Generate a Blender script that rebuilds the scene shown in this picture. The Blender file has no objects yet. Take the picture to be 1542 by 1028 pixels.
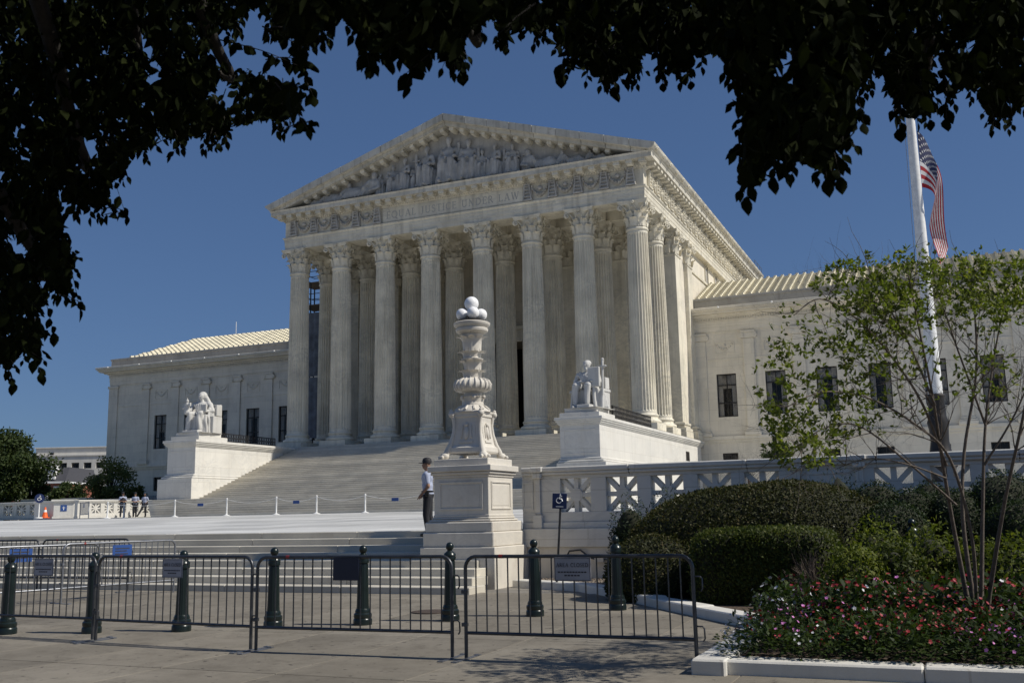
import bpy, math, random
import numpy as np
from mathutils import Vector, Matrix

# ------------------------------------------------------------------ camera
sc = bpy.context.scene
CAM = np.array([33.706, -68.092, 1.6]); YAW, PITCH, ROLL = (math.radians(a) for a in (23.169, 9.777, -1.147)); FPX = 1511.77
FW = np.array([-math.sin(YAW)*math.cos(PITCH), math.cos(YAW)*math.cos(PITCH), math.sin(PITCH)])
_r = np.array([math.cos(YAW), math.sin(YAW), 0.]); _u = np.cross(_r, FW)
RT = _r*math.cos(ROLL)+_u*math.sin(ROLL); UP = -_r*math.sin(ROLL)+_u*math.cos(ROLL)
cd = bpy.data.cameras.new('camera'); cam = bpy.data.objects.new('camera', cd); sc.collection.objects.link(cam); sc.camera = cam
m = Matrix.Identity(4)
for i in range(3):
    m[i][0], m[i][1], m[i][2], m[i][3] = RT[i], UP[i], -FW[i], CAM[i]
cam.matrix_world = m
cd.lens = 35.294; cd.sensor_width = 36; cd.clip_start = .05; cd.clip_end = 6000
cd.dof.use_dof = True; cd.dof.focus_distance = 45; cd.dof.aperture_fstop = 6.3
# ------------------------------------------------------------------ sky, sun, exposure
SUN_EL, SUN_AZ = math.radians(45.8), math.radians(7.5)           # azimuth from +X towards +Y
SUN = Vector((math.cos(SUN_EL)*math.cos(SUN_AZ), math.cos(SUN_EL)*math.sin(SUN_AZ), math.sin(SUN_EL)))
w = bpy.data.worlds.new('World'); sc.world = w; w.use_nodes = True
nt = w.node_tree; bg = nt.nodes['Background']; sky = nt.nodes.new('ShaderNodeTexSky')
sky.sky_type = 'NISHITA'; sky.sun_disc = False; sky.sun_elevation = SUN_EL; sky.sun_rotation = math.pi/2-SUN_AZ
sky.altitude = 30; sky.air_density = 1.0; sky.dust_density = .5; sky.ozone_density = 3.2
gm = nt.nodes.new('ShaderNodeGamma'); gm.inputs[1].default_value = .6                # a clear, even autumn sky: soften the model's bright horizon everywhere alike
tn = nt.nodes.new('ShaderNodeMix'); tn.data_type = 'RGBA'; tn.blend_type = 'MULTIPLY'; tn.inputs[0].default_value = 1; tn.inputs[7].default_value = (.517, .738, 1.126, 1)
nt.links.new(sky.outputs[0], gm.inputs[0]); nt.links.new(gm.outputs[0], tn.inputs[6]); nt.links.new(tn.outputs[2], bg.inputs[0]); bg.inputs[1].default_value = .1
sd = bpy.data.lights.new('sun', 'SUN'); so = bpy.data.objects.new('sun', sd); sc.collection.objects.link(so)
sd.energy = 4.0; sd.angle = math.radians(.53); sd.color = (1, .945, .85); so.location = (60, 0, 70)
so.rotation_euler = SUN.to_track_quat('Z', 'Y').to_euler()
sc.view_settings.view_transform = 'Standard'; sc.view_settings.look = 'None'; sc.view_settings.gamma = 1
sc.view_settings.exposure = .14; sc.view_settings.use_curve_mapping = False

# ------------------------------------------------------------------ helpers
COL = sc.collection
R = math.radians
rng = np.random.default_rng(7); random.seed(7)
def ond(x, y, D):                                               # a picture direction followed out to a depth
    return CAM + (FW + RT*(x-771)/FPX + UP*(514-y)/FPX)*D
def px(P):
    d = np.asarray(P, float)-CAM; z = d@FW
    return np.stack([771+FPX*(d@RT)/z, 514-FPX*(d@UP)/z, z], -1)

class MB:
    def __init__(s): s.v = []; s.f = []; s.mi = []; s.cur = 0
    def add(s, V, F, M=None):
        o = len(s.v)
        if M is not None: V = [tuple(M @ Vector(p)) for p in V]
        s.v += [tuple(p) for p in V]; s.f += [tuple(i+o for i in f) for f in F]; s.mi += [s.cur]*len(F)
        return s
    def box(s, x0, x1, y0, y1, z0, z1, c=0., M=None):
        if x0 > x1: x0, x1 = x1, x0
        if y0 > y1: y0, y1 = y1, y0
        if c <= 0:
            V = [(x, y, z) for x in (x0, x1) for y in (y0, y1) for z in (z0, z1)]
            F = [(0,1,3,2),(4,6,7,5),(0,4,5,1),(2,3,7,6),(0,2,6,4),(1,5,7,3)]
            return s.add(V, F, M)
        V = []; L = ((x0, x1), (y0, y1), (z0, z1)); id = {}
        for i in range(2):
            for j in range(2):
                for k in range(2):
                    s_ = (i, j, k)
                    for a in range(3):
                        p = []
                        for b in range(3):
                            q = L[b][s_[b]]
                            if b != a: q += c if s_[b] == 0 else -c
                            p.append(q)
                        id[(s_, a)] = len(V); V.append(tuple(p))
        F = []
        def cyc(a, val):
            b, d = (a+1) % 3, (a+2) % 3; r = []
            for (u, t) in ((0,0),(1,0),(1,1),(0,1)):
                q = [0,0,0]; q[a] = val; q[b] = u; q[d] = t; r.append(tuple(q))
            return r if val else r[::-1]
        for a in range(3):
            for val in (0, 1): F.append(tuple(id[(q, a)] for q in cyc(a, val)))
        for a in range(3):                                    # edge chamfers run along axis a
            b, d = (a+1) % 3, (a+2) % 3
            for u in (0, 1):
                for t in (0, 1):
                    q0 = [0,0,0]; q0[b] = u; q0[d] = t; q1 = list(q0); q1[a] = 1; q0 = tuple(q0); q1 = tuple(q1)
                    f = (id[(q0, b)], id[(q1, b)], id[(q1, d)], id[(q0, d)])
                    F.append(f if u == t else f[::-1])
        for i in range(2):
            for j in range(2):
                for k in range(2):
                    q = (i, j, k); f = tuple(id[(q, a)] for a in range(3))
                    F.append(f if (i+j+k) % 2 else f[::-1])
        return s.add(V, F, M)
    def lathe(s, prof, n=24, c=(0,0,0), M=None, closed=False, a0=0., a1=2*math.pi, fr=None):
        full = abs(a1-a0-2*math.pi) < 1e-6; m_ = n if full else n+1; V = []
        for r, z in prof:
            for i in range(m_):
                a = a0+(a1-a0)*i/n; k = r*(fr(a) if fr else 1)
                V.append((c[0]+k*math.cos(a), c[1]+k*math.sin(a), c[2]+z))
        F = []
        for j in range(len(prof)-1):
            for i in range(n):
                i2 = (i+1) % m_; F.append((j*m_+i, j*m_+i2, (j+1)*m_+i2, (j+1)*m_+i))
        if full:
            if prof[0][0] > 1e-4: F.append(tuple(range(m_))[::-1])
            if prof[-1][0] > 1e-4: F.append(tuple((len(prof)-1)*m_+i for i in range(m_)))
        return s.add(V, F, M)
    def tube(s, pts, rad, n=8, cap=True, M=None):
        P = [Vector(p) for p in pts]; N = len(P)
        rad = [rad]*N if not hasattr(rad, '__len__') else rad
        T = [(P[min(i+1, N-1)]-P[max(i-1, 0)]).normalized() for i in range(N)]
        a = Vector((0,0,1)) if abs(T[0].z) < .9 else Vector((1,0,0))
        u = T[0].cross(a).normalized(); V = []
        for i in range(N):
            u = (u-T[i]*u.dot(T[i])).normalized(); v = T[i].cross(u)
            for k in range(n):
                t = 2*math.pi*k/n; V.append(tuple(P[i]+(u*math.cos(t)+v*math.sin(t))*rad[i]))
        F = [(i*n+k, i*n+(k+1) % n, (i+1)*n+(k+1) % n, (i+1)*n+k) for i in range(N-1) for k in range(n)]
        if cap: F += [tuple(range(n))[::-1], tuple((N-1)*n+k for k in range(n))]
        return s.add(V, F, M)
    def prism(s, poly, ax, a, b, M=None):                      # poly in the two other axes, in cyclic order
        n = len(poly)
        def P(p, h): return {'x': (h, p[0], p[1]), 'y': (p[0], h, p[1]), 'z': (p[0], p[1], h)}[ax]
        V = [P(p, a) for p in poly]+[P(p, b) for p in poly]
        area = sum(poly[i][0]*poly[(i+1) % n][1]-poly[(i+1) % n][0]*poly[i][1] for i in range(n))
        fl = (area > 0) ^ (b < a) ^ (ax == 'y')
        F = [(i, (i+1) % n, n+(i+1) % n, n+i) for i in range(n)]+[tuple(range(n))[::-1], tuple(range(n, 2*n))]
        if not fl: F = [f[::-1] for f in F]
        return s.add(V, F, M)
    def ell(s, c, r, n=12, M=None):
        r = (r,)*3 if not hasattr(r, '__len__') else r; k = n//2
        V = [(c[0], c[1], c[2]-r[2])]
        for j in range(1, k):
            t = -math.pi/2+math.pi*j/k
            V += [(c[0]+r[0]*math.cos(t)*math.cos(2*math.pi*i/n), c[1]+r[1]*math.cos(t)*math.sin(2*math.pi*i/n), c[2]+r[2]*math.sin(t)) for i in range(n)]
        V.append((c[0], c[1], c[2]+r[2])); F = []
        for i in range(n): F.append((0, 1+(i+1) % n, 1+i))
        for j in range(k-2):
            for i in range(n):
                a = 1+j*n; F.append((a+i, a+(i+1) % n, a+n+(i+1) % n, a+n+i))
        a = 1+(k-2)*n
        for i in range(n): F.append((a+i, a+(i+1) % n, len(V)-1))
        return s.add(V, F, M)
    def cap(s, p0, p1, r0, r1=None, n=10):                     # tapered capsule
        r1 = r0 if r1 is None else r1; p0 = Vector(p0); p1 = Vector(p1); d = p1-p0; L = d.length
        if L < 1e-5: return s.ell(p0, r0, n)
        prof = [(0.0, -r0)]+[(r0*math.cos(t), r0*math.sin(t)) for t in (-1.05, -.5)]+[(r0, 0), (r1, L)]+[(r1*math.cos(t), L+r1*math.sin(t)) for t in (.5, 1.05)]+[(0.0, L+r1)]
        M = Matrix.Translation(p0) @ d.to_track_quat('Z', 'Y').to_matrix().to_4x4()
        return s.lathe(prof, n, M=M)
    def mesh(s, name, smooth=None):
        me = bpy.data.meshes.new(name); me.from_pydata(s.v, [], s.f); me.validate()
        if len(set(s.mi)) > 1 and len(me.polygons) == len(s.mi): me.polygons.foreach_set('material_index', s.mi)
        fin(me, smooth); return me
    def obj(s, name, mat, parent=None, smooth=None, loc=(0,0,0), rz=0.):
        return put(name, s.mesh(name, smooth), mat, parent, loc, rz)
def fin(me, smooth):
    if smooth:
        me.polygons.foreach_set('use_smooth', [True]*len(me.polygons))
        if smooth < 180: me.set_sharp_from_angle(angle=R(smooth))
    me.update()
def put(name, me, mat=None, parent=None, loc=(0,0,0), rz=0., rot=None, scale=None):
    if mat is not None and not me.materials:
        for q in (mat if isinstance(mat, (list, tuple)) else [mat]): me.materials.append(q)
    o = bpy.data.objects.new(name, me); COL.objects.link(o); o.location = loc
    o.rotation_euler = rot if rot else (0, 0, rz)
    if scale: o.scale = scale
    if parent: o.parent = parent
    return o
def tag(o, label, cat, group=None, kind=None):
    if label: o['label'] = label
    if cat: o['category'] = cat
    if group: o['group'] = group
    if kind: o['kind'] = kind
    return o
def thing(name, label, cat, loc=(0,0,0), rz=0., group=None):
    o = bpy.data.objects.new(name, None); COL.objects.link(o); o.location = loc; o.rotation_euler = (0,0,rz)
    o.empty_display_size = .2
    return tag(o, label, cat, group)
def struct(o): o['kind'] = 'structure'; return o
def dup(o, parent=None, loc=None, rz=None):
    c = o.copy(); COL.objects.link(c)
    if parent: c.parent = parent
    if loc is not None: c.location = loc
    if rz is not None: c.rotation_euler = (0, 0, rz)
    for ch in list(o.children): dup(ch, c)
    return c
def mesh_np(name, V, F, smooth=None):
    me = bpy.data.meshes.new(name); V = np.ascontiguousarray(V, np.float32); F = np.ascontiguousarray(F, np.int32)
    me.vertices.add(len(V)); me.vertices.foreach_set('co', V.ravel())
    n, k = F.shape; me.loops.add(n*k); me.loops.foreach_set('vertex_index', F.ravel())
    me.polygons.add(n); me.polygons.foreach_set('loop_start', np.arange(0, n*k, k, dtype=np.int32))
    me.update(calc_edges=True); me.validate(); fin(me, smooth); return me
def remesh(mb, voxel, smooth=4, fold=None, name='sculpture'):   # union of overlapping volumes as one skin
    me = mb.mesh('t'); o = bpy.data.objects.new('t', me); COL.objects.link(o)
    md = o.modifiers.new('r', 'REMESH'); md.mode = 'VOXEL'; md.voxel_size = voxel
    if smooth:
        ms = o.modifiers.new('s', 'SMOOTH'); ms.factor = .5; ms.iterations = smooth
    dg = bpy.context.evaluated_depsgraph_get()
    r = bpy.data.meshes.new_from_object(o.evaluated_get(dg)); bpy.data.objects.remove(o); bpy.data.meshes.remove(me)
    if fold is not None:
        n = len(r.vertices); co = np.empty(n*3, np.float32); no = np.empty(n*3, np.float32)
        r.vertices.foreach_get('co', co); r.vertices.foreach_get('normal', no)
        co = co.reshape(-1, 3); no = no.reshape(-1, 3); r.vertices.foreach_set('co', (co+no*fold(co)[:, None]).ravel())
    r.name = name; r.materials.clear(); fin(r, 180); return r
def perp(n):
    a = np.where(np.abs(n[:, 2:3]) < .9, np.array([[0,0,1.]]), np.array([[1.,0,0]])); u = np.cross(n, a)
    return u/np.linalg.norm(u, axis=1, keepdims=True)
def rdir(n):
    v = rng.normal(size=(n, 3)); return v/np.linalg.norm(v, axis=1, keepdims=True)
def unit(v): return v/np.maximum(np.linalg.norm(v, axis=-1, keepdims=True), 1e-9)
def leaves_np(P, T, N, L, W, shape='small'):
    """P base points, T direction to the tip, N leaf normal, L length, W width"""
    n = len(P); T = unit(T); N = unit(N-T*np.sum(N*T, 1, keepdims=True)); B = np.cross(T, N)
    L = np.broadcast_to(L, (n,))[:, None]; W = np.broadcast_to(W, (n,))[:, None]
    if shape == 'small':
        V = np.stack([P, P+T*L*.5+B*W*.5+N*W*.12, P+T*L, P+T*L*.5-B*W*.5+N*W*.12], 1)
        F = np.arange(n)[:, None]*4+np.array([[0,1,2,3]]); return V.reshape(-1, 3), F
    st = [(0, .0), (.12, .26), (.34, .5), (.58, .47), (.80, .24), (1.0, .0)]
    mid = [P+T*L*t-N*L*.10*(t*t) for t, _ in st]
    V = [mid[0]]
    for (t, wd), c in zip(st[1:-1], mid[1:-1]): V += [c+B*W*wd+N*W*.16*wd*2, c, c-B*W*wd+N*W*.16*wd*2]
    V.append(mid[-1]); V = np.stack(V, 1); k = V.shape[1]; F = []
    F += [(0,1,2,2), (0,2,3,3)]
    for j in range(3):
        a = 1+3*j; F += [(a, a+3, a+4, a+1), (a+1, a+4, a+5, a+2)]
    F += [(10,13,11,11), (11,13,12,12)]
    tri = [f[:3] for f in F if f[2] == f[3]]; quad = [f for f in F if f[2] != f[3]]
    T3 = tri+[(q[0],q[1],q[2]) for q in quad]+[(q[0],q[2],q[3]) for q in quad]
    F = (np.arange(n)[:, None, None]*k+np.array(T3)[None]).reshape(-1, 3); return V.reshape(-1, 3), F

# ------------------------------------------------------------------ materials
class NB:
    def __init__(s, name):
        s.m = bpy.data.materials.new(name); s.m.use_nodes = True; s.t = s.m.node_tree; s.b = s.t.nodes['Principled BSDF']; s.pos = None
    def n(s, ty, **k):
        o = s.t.nodes.new(ty)
        for a, b in k.items(): setattr(o, a, b)
        return o
    def l(s, a, b): s.t.links.new(a, b)
    def P(s):
        if not s.pos: s.pos = s.n('ShaderNodeNewGeometry').outputs['Position']
        return s.pos
    def noise(s, scale, sx=(1,1,1), detail=4, rough=.55, dist=0, off=(0,0,0)):
        mp = s.n('ShaderNodeMapping'); mp.inputs['Scale'].default_value = sx; mp.inputs['Location'].default_value = off; s.l(s.P(), mp.inputs[0])
        q = s.n('ShaderNodeTexNoise'); q.inputs['Scale'].default_value = scale; q.inputs['Detail'].default_value = detail
        q.inputs['Roughness'].default_value = rough; q.inputs['Distortion'].default_value = dist; s.l(mp.outputs[0], q.inputs['Vector']); return q.outputs['Fac']
    def ramp(s, f, stops):
        r = s.n('ShaderNodeValToRGB'); e = r.color_ramp.elements
        while len(e) < len(stops): e.new(.5)
        for q, (p, c) in zip(e, stops): q.position = p; q.color = (c, c, c, 1) if not hasattr(c, '__len__') else (*c, 1)
        s.l(f, r.inputs[0]); return r.outputs[0]
    def mix(s, f, a, b, mode='MIX'):
        x = s.n('ShaderNodeMix', data_type='RGBA', blend_type=mode)
        for i, q in ((0, f), (6, a), (7, b)):
            if isinstance(q, (int, float)): x.inputs[i].default_value = q
            elif isinstance(q, tuple): x.inputs[i].default_value = (*q, 1)
            else: s.l(q, x.inputs[i])
        return x.outputs[2]
    def bump(s, h, st, d=.02):
        b = s.n('ShaderNodeBump'); b.inputs['Strength'].default_value = st; b.inputs['Distance'].default_value = d; s.l(h, b.inputs['Height']); s.l(b.outputs[0], s.b.inputs['Normal'])
    def out(s, c, rough=.6, spec=.4, metal=0.):
        if isinstance(c, tuple): s.b.inputs['Base Color'].default_value = (*c, 1)
        else: s.l(c, s.b.inputs['Base Color'])
        s.b.inputs['Roughness'].default_value = rough; s.b.inputs['Specular IOR Level'].default_value = spec; s.b.inputs['Metallic'].default_value = metal
        return s.m
def sc3(c, k): return tuple(q*k for q in c)
def stone(name, col, vein=.25, streak=.2, blotch=.25, stain=(.30,.26,.20), rough=.62, bump=.25, joints=None, stainamt=.35, vs=1.0, rnd=0.):
    b = NB(name)
    c = b.mix(b.ramp(b.noise(.55*vs, detail=5), [(.3, 0.), (.7, 1.)]), sc3(col, 1-blotch), sc3(col, 1+blotch*.3))
    v = b.ramp(b.noise(.7*vs, (1,1,1.8), 6, .62, 1.6, (3,7,1)), [(.44, 0.), (.5, 1.), (.56, 0.)])
    v = b.mix(v, (0,0,0), b.ramp(b.noise(.35*vs, off=(9,2,4)), [(.42, 0.), (.62, vein)]), 'MIX')
    c = b.mix(v, c, sc3((col[0]*.62, col[1]*.64, col[2]*.68), 1))
    s_ = b.ramp(b.noise(1.6*vs, (1.6,1.6,.10), 5, .6), [(.50, 0.), (.78, streak)])
    c = b.mix(s_, c, sc3((col[0]*.45, col[1]*.43, col[2]*.40), 1))
    t = b.ramp(b.noise(.9*vs, (1,1,1), 7, .68, .4, (5,5,5)), [(.56, 0.), (.80, stainamt)])
    c = b.mix(t, c, stain)
    if joints:
        jw, jh = joints
        cm = b.n('ShaderNodeSeparateXYZ'); b.l(b.P(), cm.inputs[0]); ad = b.n('ShaderNodeMath', operation='ADD'); b.l(cm.outputs[0], ad.inputs[0]); b.l(cm.outputs[1], ad.inputs[1])
        cc = b.n('ShaderNodeCombineXYZ'); b.l(ad.outputs[0], cc.inputs[0]); b.l(cm.outputs[2], cc.inputs[1])
        bt = b.n('ShaderNodeTexBrick'); b.l(cc.outputs[0], bt.inputs['Vector'])
        for k, q in (('Scale', 1.), ('Mortar Size', .012), ('Brick Width', jw), ('Row Height', jh), ('Mortar Smooth', .1)): bt.inputs[k].default_value = q
        bt.inputs['Color1'].default_value = (.93,.93,.93,1); bt.inputs['Color2'].default_value = (1.03,1.02,1.0,1); bt.inputs['Mortar'].default_value = (.82,.80,.77,1)
        c = b.mix(1., c, bt.outputs[0], 'MULTIPLY')
    if rnd: c = b.mix(1., c, b.ramp(b.n('ShaderNodeObjectInfo').outputs['Random'], [(0., 1-rnd), (1., 1+rnd*.45)]), 'MULTIPLY')
    b.bump(b.noise(14, detail=6, rough=.7), bump, .02)
    return b.out(c, rough, .35)
def plain(name, col, rough=.5, metal=0., spec=.5, var=.12, sc_=6., bump=0.):
    b = NB(name); c = b.mix(b.ramp(b.noise(sc_), [(.3, 0.), (.7, 1.)]), sc3(col, 1-var), sc3(col, 1+var))
    if bump: b.bump(b.noise(sc_*5), bump, .01)
    return b.out(c, rough, spec, metal)
def leafmat(name, c0, c1, c2=None, trans=.35, rough=.6, spec=.2):
    b = NB(name); g = b.n('ShaderNodeNewGeometry').outputs['Random Per Island']
    st = [(0., c0), (.75, c1), (1., c2 or c1)]
    c = b.ramp(g, st); c = b.mix(b.ramp(b.noise(1.1, detail=3), [(.35, .0), (.7, .55)]), c, sc3(c0, .8))
    b.out(c, rough, spec)
    tr = b.n('ShaderNodeBsdfTranslucent'); b.l(b.mix(1., c, (1.25,1.35,.55), 'MULTIPLY'), tr.inputs[0])
    mx = b.n('ShaderNodeMixShader'); mx.inputs[0].default_value = trans; b.l(b.b.outputs[0], mx.inputs[1]); b.l(tr.outputs[0], mx.inputs[2])
    o = b.t.nodes['Material Output']; b.l(mx.outputs[0], o.inputs[0]); return b.m
M = {}
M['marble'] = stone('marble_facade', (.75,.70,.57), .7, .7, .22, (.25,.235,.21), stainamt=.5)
M['marble_grime'] = stone('marble_grimy', (.66,.625,.53), .4, .7, .22, (.10,.095,.085), stainamt=.62, vs=1.5, rnd=.14)
M['marble_wing'] = stone('marble_wing', (.76,.71,.60), .30, .28, .12, (.34,.32,.28), joints=(1.9,.88), stainamt=.3)
M['marble_white'] = stone('marble_white', (.67,.655,.61), .35, .20, .09, (.50,.42,.30), joints=(2.3,1.05), stainamt=.22)
M['marble_lamp'] = stone('marble_lamp', (.66,.62,.545), .25, .22, .14, (.33,.25,.16), stainamt=.32, vs=2.2)
M['marble_statue'] = stone('marble_statue', (.56,.55,.52), .15, .35, .16, (.45,.42,.36), stainamt=.18, vs=2)
M['marble_step'] = stone('marble_step', (.62,.58,.49), .30, .12, .16, (.33,.28,.21), stainamt=.45, vs=1.3, rnd=.16)
M['marble_plaza'] = stone('marble_plaza', (.58,.58,.56), .35, .0, .14, (.40,.38,.35), stainamt=.45, rnd=.26)
M['marble_dark'] = stone('marble_weathered_shade', (.38,.37,.34), .3, .5, .22, (.16,.15,.13), stainamt=.5)  # weathered marble, also standing in for shade on porch floor and garden wall
M['stone_letter'] = plain('cut_letter_shade_stain', (.40,.385,.345), .8)  # grey carries the shade and grime of the cuts; letters stand proud
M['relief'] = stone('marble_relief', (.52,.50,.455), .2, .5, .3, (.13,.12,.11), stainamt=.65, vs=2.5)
M['tile'] = stone('marble_tile', (.74,.69,.54), .1, .2, .12, (.44,.36,.23), stainamt=.45, vs=2, rnd=.16)
M['bronze'] = plain('dark_bronze', (.014,.012,.011), .45, .1)
M['door'] = plain('bronze_door', (.030,.025,.020), .4, .5)
M['curtain'] = plain('curtain', (.78,.74,.66), .9)
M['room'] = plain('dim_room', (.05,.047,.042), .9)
_g = NB('window_glass'); _g.out((.012,.014,.017), .04, .6)
_tr = _g.n('ShaderNodeBsdfTransparent'); _mx = _g.n('ShaderNodeMixShader'); _mx.inputs[0].default_value = .72
_g.l(_g.b.outputs[0], _mx.inputs[1]); _g.l(_tr.outputs[0], _mx.inputs[2]); _g.l(_mx.outputs[0], _g.t.nodes['Material Output'].inputs[0]); M['glass'] = _g.m
M['iron'] = plain('black_iron', (.018,.016,.015), .5, .3)
M['steel'] = plain('galvanised_steel', (.085,.088,.095), .38, .75, var=.25, sc_=9)
M['steel_light'] = plain('bright_galvanised_steel', (.26,.27,.29), .4, .8, var=.2, sc_=9)
M['bollard'] = plain('green_black_paint', (.010,.017,.016), .28, .1, .5, .2)
M['sign_grey'] = plain('grey_sign', (.34,.34,.37), .6)
M['sign_ink'] = plain('sign_ink', (.035,.035,.045), .6)
M['navy'] = plain('navy_sign', (.010,.014,.035), .5)
M['blue'] = plain('blue_sign', (.025,.075,.26), .45)
M['dkblue'] = plain('dark_blue_sign', (.010,.022,.085), .45)
M['whitep'] = plain('white_paint', (.78,.78,.76), .4)
M['red'] = plain('red_tape', (.22,.02,.02), .5)
M['orange'] = plain('orange_cone', (.80,.13,.02), .5)
_b = NB('globe_glass'); _b.out((.88,.88,.87), .3, .4); _b.b.inputs['Subsurface Weight'].default_value = .25; _b.b.inputs['Subsurface Radius'].default_value = (.1,.1,.1); M['globe'] = _b.m
M['skin'] = plain('skin', (.30,.17,.11), .55); M['skin2'] = plain('skin_dark', (.13,.07,.045), .55)
M['shirt'] = plain('pale_shirt', (.36,.40,.52), .8); M['trouser'] = plain('dark_trousers', (.012,.013,.018), .8); M['cap'] = plain('dark_cap', (.012,.012,.016), .7)
M['shoe'] = plain('black_shoe', (.012,.012,.012), .3); M['hair'] = plain('dark_hair', (.02,.015,.012), .6)
M['bark'] = plain('bark_dark', (.024,.020,.016), .9, var=.4, sc_=22, bump=.6)
M['bark2'] = plain('bark_grey', (.13,.105,.085), .85, var=.35, sc_=26, bump=.5)
M['twig'] = plain('dry_twig', (.13,.10,.08), .9, var=.3)
M['soil'] = plain('mulch', (.075,.052,.036), .95, var=.5, sc_=30, bump=.8)
M['gravel'] = plain('gravel', (.24,.20,.16), .95, var=.5, sc_=60, bump=.9)
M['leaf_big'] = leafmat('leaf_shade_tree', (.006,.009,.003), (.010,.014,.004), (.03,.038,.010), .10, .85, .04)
M['leaf_small'] = leafmat('leaf_small_tree', (.085,.115,.022), (.15,.185,.038), (.26,.26,.055), .48)
M['leaf_mound'] = leafmat('leaf_mound', (.032,.038,.011), (.058,.062,.019), (.10,.075,.03), .22)
M['leaf_hedge'] = leafmat('leaf_hedge', (.040,.058,.013), (.080,.100,.022), (.14,.14,.035), .3)
M['leaf_box'] = leafmat('leaf_boxwood', (.015,.028,.010), (.030,.050,.016), (.05,.07,.02), .2)
M['leaf_lime'] = leafmat('leaf_lime', (.075,.10,.016), (.14,.165,.03), (.20,.21,.04), .35)
M['leaf_flower'] = leafmat('leaf_flower', (.022,.040,.010), (.042,.068,.016), (.07,.09,.026), .28)
M['leaf_far'] = leafmat('leaf_far', (.030,.048,.016), (.055,.080,.024), (.08,.095,.03), .25)
M['leaf_far2'] = leafmat('leaf_far_olive', (.085,.11,.04), (.13,.155,.055), (.17,.18,.065), .35)
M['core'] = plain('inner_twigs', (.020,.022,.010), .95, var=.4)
M['p_red'] = plain('petal_red', (.25,.004,.012), .6, var=.2, sc_=40); M['p_white'] = plain('petal_white', (.62,.61,.63), .6); M['p_pink'] = plain('petal_pink', (.58,.20,.50), .6, var=.25, sc_=40)
M['brick'] = stone('brick_wall', (.30,.11,.07), 0, .1, .2, (.16,.07,.05), joints=(.22,.075), stainamt=.2)
M['slate'] = plain('slate', (.07,.07,.08), .7)
M['office'] = stone('pale_office', (.68,.66,.61), .1, .25, .08, (.38,.37,.34), joints=(2.4,1.2), stainamt=.2)
M['net'] = plain('blue_net', (.10,.115,.14), .7, var=.45, sc_=1.3)
M['fwhite'] = plain('flag_white', (.70,.69,.68), .8); M['fred'] = plain('flag_red', (.40,.018,.025), .8); M['fblue'] = plain('flag_blue', (.018,.025,.085), .8)
M['asphalt'] = plain('asphalt', (.05,.05,.05), .9)

# ================================================================== the setting
def gz(y): return 0. if y < -57.6 else (.1 if y > -50.4 else .1*(y+57.6)/7.2)
_c = NB('concrete')
_k = _c.mix(_c.ramp(_c.noise(.5, detail=7, rough=.7), [(.32, 0.), (.68, 1.)]), (.160,.143,.114), (.245,.221,.180))
_k = _c.mix(_c.ramp(_c.noise(2.2, detail=8, rough=.72, off=(4,4,0)), [(.50, 0.), (.70, .65)]), _k, (.112,.097,.076))
_k = _c.mix(_c.ramp(_c.noise(9., detail=2, rough=.4, off=(1,9,0)), [(.685, 0.), (.71, .8)]), _k, (.055,.048,.042))
_k = _c.mix(_c.ramp(_c.noise(.9, (1,1,1), 9, .62, 2.2, (2,0,0)), [(.488, 0.), (.498, .5), (.508, 0.)]), _k, (.10,.088,.07))
_oi = _c.n('ShaderNodeObjectInfo').outputs['Random']; _k = _c.mix(1., _k, _c.ramp(_oi, [(0., .86), (1., 1.08)]), 'MULTIPLY')
_c.bump(_c.noise(70, detail=5, rough=.8), .22, .01); M['concrete'] = _c.out(_k, .85, .3)
g = MB(); X = 3500.
g.add([(-X,-X,0),(X,-X,0),(X,-57.6,0),(-X,-57.6,0),(X,-50.4,.1),(-X,-50.4,.1),(X,X,.1),(-X,X,.1)], [(0,1,2,3),(3,2,4,5),(5,4,6,7)])
struct(g.obj('ground', plain('ground_paving', (.20,.185,.16), .95)))
b = MB(); b.add([(-2.5,-63.6,.003),(46,-63.6,.003),(46,-57.6,.003),(-2.5,-57.6,.003),(46,-50.0,.108),(-2.5,-50.0,.108)], [(0,1,2,3),(3,2,4,5)]); struct(b.obj('slab_bedding', plain('slab_bedding', (.06,.054,.045), .95)))
walk = bpy.data.objects.new('sidewalk', None); COL.objects.link(walk); struct(walk)
sl = MB().box(-.762,.762,-.762,.762,-.03,.012,.006).mesh('paving_slab')
for i in range(-14, 18):
    for j in range(9):
        x = 20.2+1.532*i; y = -62.9+1.532*j
        if x > 32.4 and y > -57: continue
        if y < -57.6: r, z = 0., 0.
        else: r = math.atan(.1/7.2); z = .1*(y+57.6)/7.2
        if -58.4 < y < -57.6: z = .004
        put('paving_slab', sl, M['concrete'], walk, (x, y, z+.002), rot=(r,0,0))
# manhole cover and street grate
mh = MB().lathe([(0.,.0),(.33,.0),(.33,.02),(.30,.024),(.0,.024)], 28)
tag(mh.obj('manhole_cover', plain('rusty_iron', (.075,.055,.042), .8, .2), None, 40, (25.82,-53.21,.066)), 'round rusty manhole cover set in the sidewalk by the bollards', 'manhole cover')

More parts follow.
